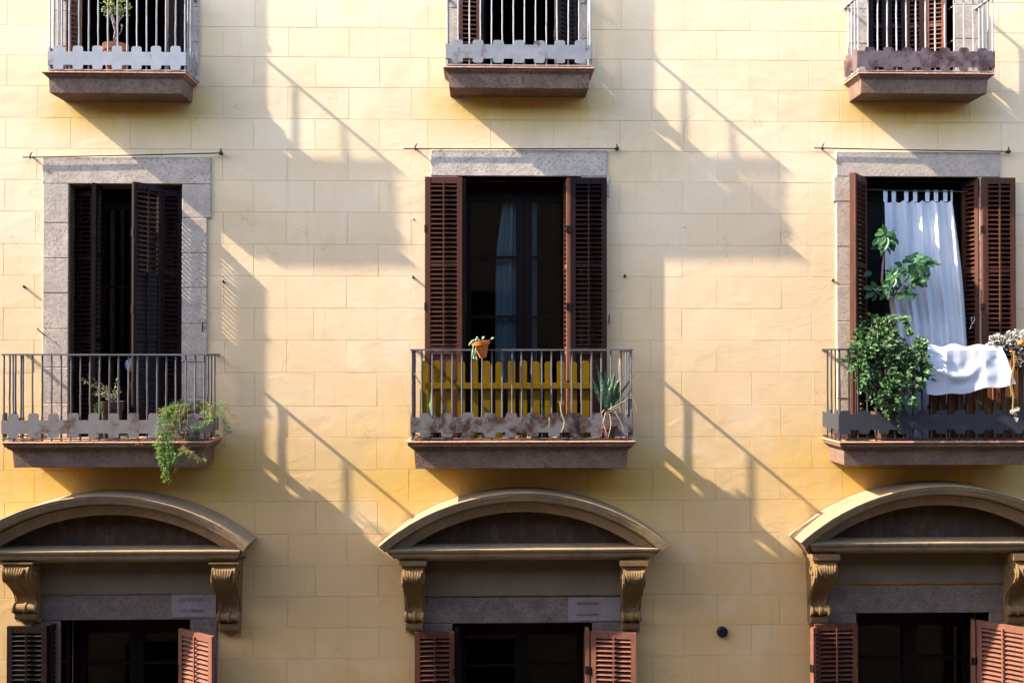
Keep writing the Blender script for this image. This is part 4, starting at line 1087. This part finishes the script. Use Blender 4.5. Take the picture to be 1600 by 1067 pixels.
# right balcony: ivy-like shrub
t = thing('leafy_shrub', W(1388, 690, .30), 'dense small leaved dark green shrub overflowing the left of the right balcony rail', 'shrub')
c = W(1385, 690, .27); c.z = tz2+.004; pot(t, c, .14, .26, 'pot_dk')
st = MB(); lf = MB()
blobs = [(1368,520,.32,.17,.14,300),(1385,505,.26,.16,.10,220),(1400,545,.40,.22,.17,470),(1365,555,.42,.19,.17,400),(1425,560,.42,.16,.15,340),(1390,590,.46,.18,.17,420),(1402,618,.49,.14,.13,240),(1350,582,.44,.10,.08,90),(1335,572,.44,.09,.06,70),(1412,585,.47,.18,.13,260),(1372,600,.46,.10,.10,110),(1442,565,.42,.06,.08,70),(1395,640,.50,.09,.06,60),(1345,535,.36,.09,.08,80),(1348,562,.42,.13,.12,190),(1428,585,.44,.11,.12,170),(1375,622,.47,.12,.10,130),(1410,520,.34,.10,.09,130),(1380,530,.42,.14,.10,200)]
root = W(1385, 640, .28)
for (x, y, d_, rx, rz, n_) in blobs:
    cc = W(x, y, d_)
    for k in range(max(2, n_//60)):
        e = cc+Vector((random.uniform(-rx,rx)*.7, random.uniform(-.06,.06), random.uniform(-rz,rz)*.7)); m_ = root.lerp(e, .5)+rv(.04); st.tube([root, m_, e], [.006,.004,.002], 5, False)
    cl = [sph()*1.05 for _ in range(max(4, n_//14))]
    for _ in range(int(n_*.62)):
        v = random.choice(cl)+rv(.20)
        lf.leaf(cc+Vector((v.x*rx*1.08, v.y*.13, v.z*rz*1.08)), v+Vector((0,-.5,.1))+rv(.6), rv(.8)+Vector((-.7,-.5,.7)), random.uniform(.030,.058), random.uniform(.026,.044), .22)
for (x0_, y0_, x1_, y1_) in ((1402,630,1406,668),(1383,640,1386,655),(1418,610,1432,638),(1335,570,1322,582),(1348,600,1340,615),(1425,620,1428,640)):
    a, b = W(x0_, y0_, .5), W(x1_, y1_, .5); st.tube([a, a.lerp(b,.5)+Vector((.01,0,0)), b], .002, 4, False)
    for k in range(14): lf.leaf(a.lerp(b, random.random())+rv(.012), rv()+Vector((0,-.3,-.3)), rv(.8)+Vector((-.7,-.5,.7)), .03, .024, .2)
obj('stem', st, M['bark'], t); obj('foliage', lf, M['ivy'], t)

# right balcony: young fig tree
t = thing('fig_tree', W(1398, 690, .20), 'young fig tree with large green leaves in front of the white curtain', 'tree')
c = W(1402, 690, .17); c.z = tz2+.004; pot(t, c, .11, .22, 'pot_dk')
tr = MB(); d = .17
def br(pp, r0, r1):
    pts = [W(a, b, dd) for a, b, dd in pp]; tr.tube(pts, [1.4*(r0+(r1-r0)*i/(len(pts)-1)) for i in range(len(pts))], 7)
br([(1402,650,.17),(1400,560,.17),(1398,500,.18),(1394,478,.18),(1393,465,.18)], .020, .016)
br([(1394,475,.18),(1386,460,.19),(1378,440,.20),(1379,420,.21),(1382,395,.22),(1383,375,.22)], .010, .005)
br([(1395,468,.18),(1404,450,.20),(1418,435,.22),(1428,418,.24),(1429,400,.24)], .008, .004)
br([(1396,462,.18),(1402,456,.21),(1418,448,.23),(1430,440,.24)], .006, .004)
br([(1398,460,.18),(1412,456,.21),(1428,450,.23),(1436,444,.24)], .005, .003)
br([(1395,465,.18),(1397,450,.18),(1396,436,.2)], .007, .004)
br([(1394,472,.18),(1378,462,.14),(1368,455,.10),(1362,450,.08)], .006, .003)
br([(1398,500,.18),(1408,497,.22),(1416,502,.24)], .004, .002)
obj('trunk', tr, M['bark'], t, True)
def figleaf_mesh():
    mb = MB(); n_ = 7; out = [(0,0)]
    for i in range(n_+1):
        f = i/n_; w_ = .29*math.sin(math.pi*(f**.85))**.8*(1+.10*math.sin(f*22)) if 0 < f < 1 else 0
        mb.v += [(f, -w_, .16*w_+.0-.22*f*f), (f, 0, -.22*f*f-.03), (f, w_, .16*w_-.22*f*f)]
    for i in range(n_):
        a = i*3; mb.f += [(a, a+1, a+4, a+3), (a+1, a+2, a+5, a+4)]
    return mb.mesh('leaf', M['fig'], 'all')
fm = figleaf_mesh()
def figleaf(px, py, tx, ty, d_=.24, sc=1.0):
    a, b = W(px, py, d_), W(tx, ty, d_+.03); v = (b-a); L_ = v.length*sc
    x_ = v.normalized(); nrm = Vector((random.uniform(-.9, .2), -1, random.uniform(.1, .9))); nrm = (nrm-x_*nrm.dot(x_)).normalized(); y_ = nrm.cross(x_)
    m_ = Matrix((x_, y_, nrm)).transposed().to_4x4(); m_.translation = a
    o_ = bpy.data.objects.new('leaf', fm); COL.objects.link(o_); o_.parent = t; o_.matrix_parent_inverse = world_of(t).inverted()
    o_.matrix_basis = m_ @ Matrix.Diagonal((L_, L_*random.uniform(.8, 1.05), L_, 1))
for a in ((1383,364,1364,366),(1382,366,1368,378),(1384,366,1376,388),(1385,368,1396,362),(1384,362,1383,353),(1388,362,1404,374),(1386,370,1374,398),(1386,374,1392,392),(1388,376,1402,386),(1390,378,1400,398),(1384,366,1392,378),(1380,360,1370,358),(1386,364,1398,370),
          (1428,402,1416,404),(1430,402,1425,415),(1432,404,1446,398),(1438,404,1466,406),(1436,406,1462,412),(1432,410,1444,424),(1430,412,1424,432),(1434,412,1454,424),(1438,414,1460,430),(1428,415,1440,438),(1432,420,1450,436),(1430,425,1424,440),(1436,410,1452,404),(1426,404,1438,394),(1440,408,1458,400),(1432,402,1424,396),
          (1434,440,1448,446),(1436,436,1452,448),(1430,440,1424,450),(1430,436,1442,448),(1438,440,1452,436),(1428,434,1418,440),
          (1396,430,1384,428),(1396,430,1404,420),(1397,432,1412,430),(1396,434,1390,446),(1398,434,1408,442),(1394,426,1390,420),(1395,430,1382,438),(1398,428,1410,424),
          (1390,446,1376,446),(1388,450,1380,460),(1390,452,1398,462),(1386,444,1378,436),(1388,454,1388,464),(1412,454,1420,464),(1416,450,1428,460),(1412,446,1418,456),
          (1410,415,1398,410),(1412,414,1420,424),(1408,416,1400,424),(1410,412,1418,404),
          (1414,500,1420,511),(1410,497,1418,494),(1398,497,1388,500)):
    figleaf(a[0], a[1], a[2], a[3], random.uniform(.2, .3), random.uniform(.7, .95))
    j_ = lambda q: q+random.uniform(-5, 5)
    for _q in range(2): figleaf(a[0], a[1], j_(a[2]), j_(a[3]), random.uniform(.16, .26), random.uniform(.6, .85))
for (cx_, cy_, n_, r_) in ((1384,368,16,13),(1383,384,12,10),(1432,410,16,12),(1448,412,14,12),(1440,432,14,11),(1398,430,14,10),(1386,450,10,9),(1418,458,6,7)):
    for _k in range(n_):
        an = random.uniform(0, 6.28); q0 = random.uniform(0, r_); l_ = random.uniform(8, 15)
        ax_, ay_ = cx_+q0*math.cos(an), cy_+q0*math.sin(an)*.8
        figleaf(ax_, ay_, ax_+l_*math.cos(an+random.uniform(-.6, .6)), ay_+l_*math.sin(an+random.uniform(-.6, .6))*.85+2, random.uniform(.14, .30), 1)
for a in ((1364,452,1350,448),(1366,456,1352,464),(1368,458,1364,470),(1370,452,1362,440),(1362,425,1350,430)): figleaf(*a, .08)

# right balcony: pale flowers on the rail, trailing vine
t = thing('pale_flowers', W(1585, 546, .38), 'cluster of pale withered flowers on the right balcony rail at the edge of the photo', 'flowers')
c = W(1594, 556, .33); c.z = BAL['R2']['hz']-.16; pot(t, c, .085, .17, 'terra')
fl = MB()
for (x, y, r_, n_) in ((1555,530,.05,60),(1568,537,.05,60),(1578,526,.045,50),(1592,522,.045,50),(1586,535,.045,50),(1606,530,.04,30),(1590,546,.035,26),(1548,536,.03,20),(1600,556,.04,30),(1594,565,.03,20)):
    cc = W(x, y, .42)
    for _ in range(n_):
        v = sph(); fl.leaf(cc+v*r_, v+Vector((0,-.3,.2)), rv(.6)+Vector((-.5,-.6,.6)), random.uniform(.018,.030), random.uniform(.014,.022), .3)
obj('petals', fl, M['petal'], t)['kind'] = 'stuff'
gl = MB()
for _ in range(130):
    cc = W(random.uniform(1550,1604), random.uniform(524,566), .42); gl.leaf(cc, rv()+Vector((0,-.3,0)), rv(.6)+Vector((-.5,-.5,.6)), .035, .022, .2)
obj('leaves', gl, M['ivy'], t)
bd = MB(); bd.lathe([(0,-.03),(.025,-.01),(.028,.01),(0,.035)], W(1595,536,.48), 10); obj('bud', bd, M['terra_or'], t, True)
vn = MB()
for off_ in (0, 3):
    pts = [W(a+off_*math.sin(b*.05), b, .50) for a, b in ((1583,548),(1585,570),(1582,590),(1581,604),(1584,620),(1582,636),(1586,650))]; vn.tube(pts, .005, 5)
obj('vine', vn, M['fern_dry'], t, True)
for (x, y) in ((1587,655),(1589,639),(1582,643)):
    cc = W(x, y, .52); rs_ = MB()
    for k in range(26): v = rv(); rs_.leaf(cc, v+Vector((0,-.5,0)), Vector((-.3,-1,.5))+rv(.4), .026, .013, .2)
    obj('rosette', rs_, M['petal'], t)
# white string by the shutter
mb = MB(); mb.tube([W(a, b, .1) for a, b in ((1515,515),(1519,506),(1523,500),(1522,494),(1518,495),(1518,502))], .003, 5)
tag(obj('white_string', mb, M['sheet'], None, True), 'short curl of white string beside the white curtain at the folded shutter', 'string')
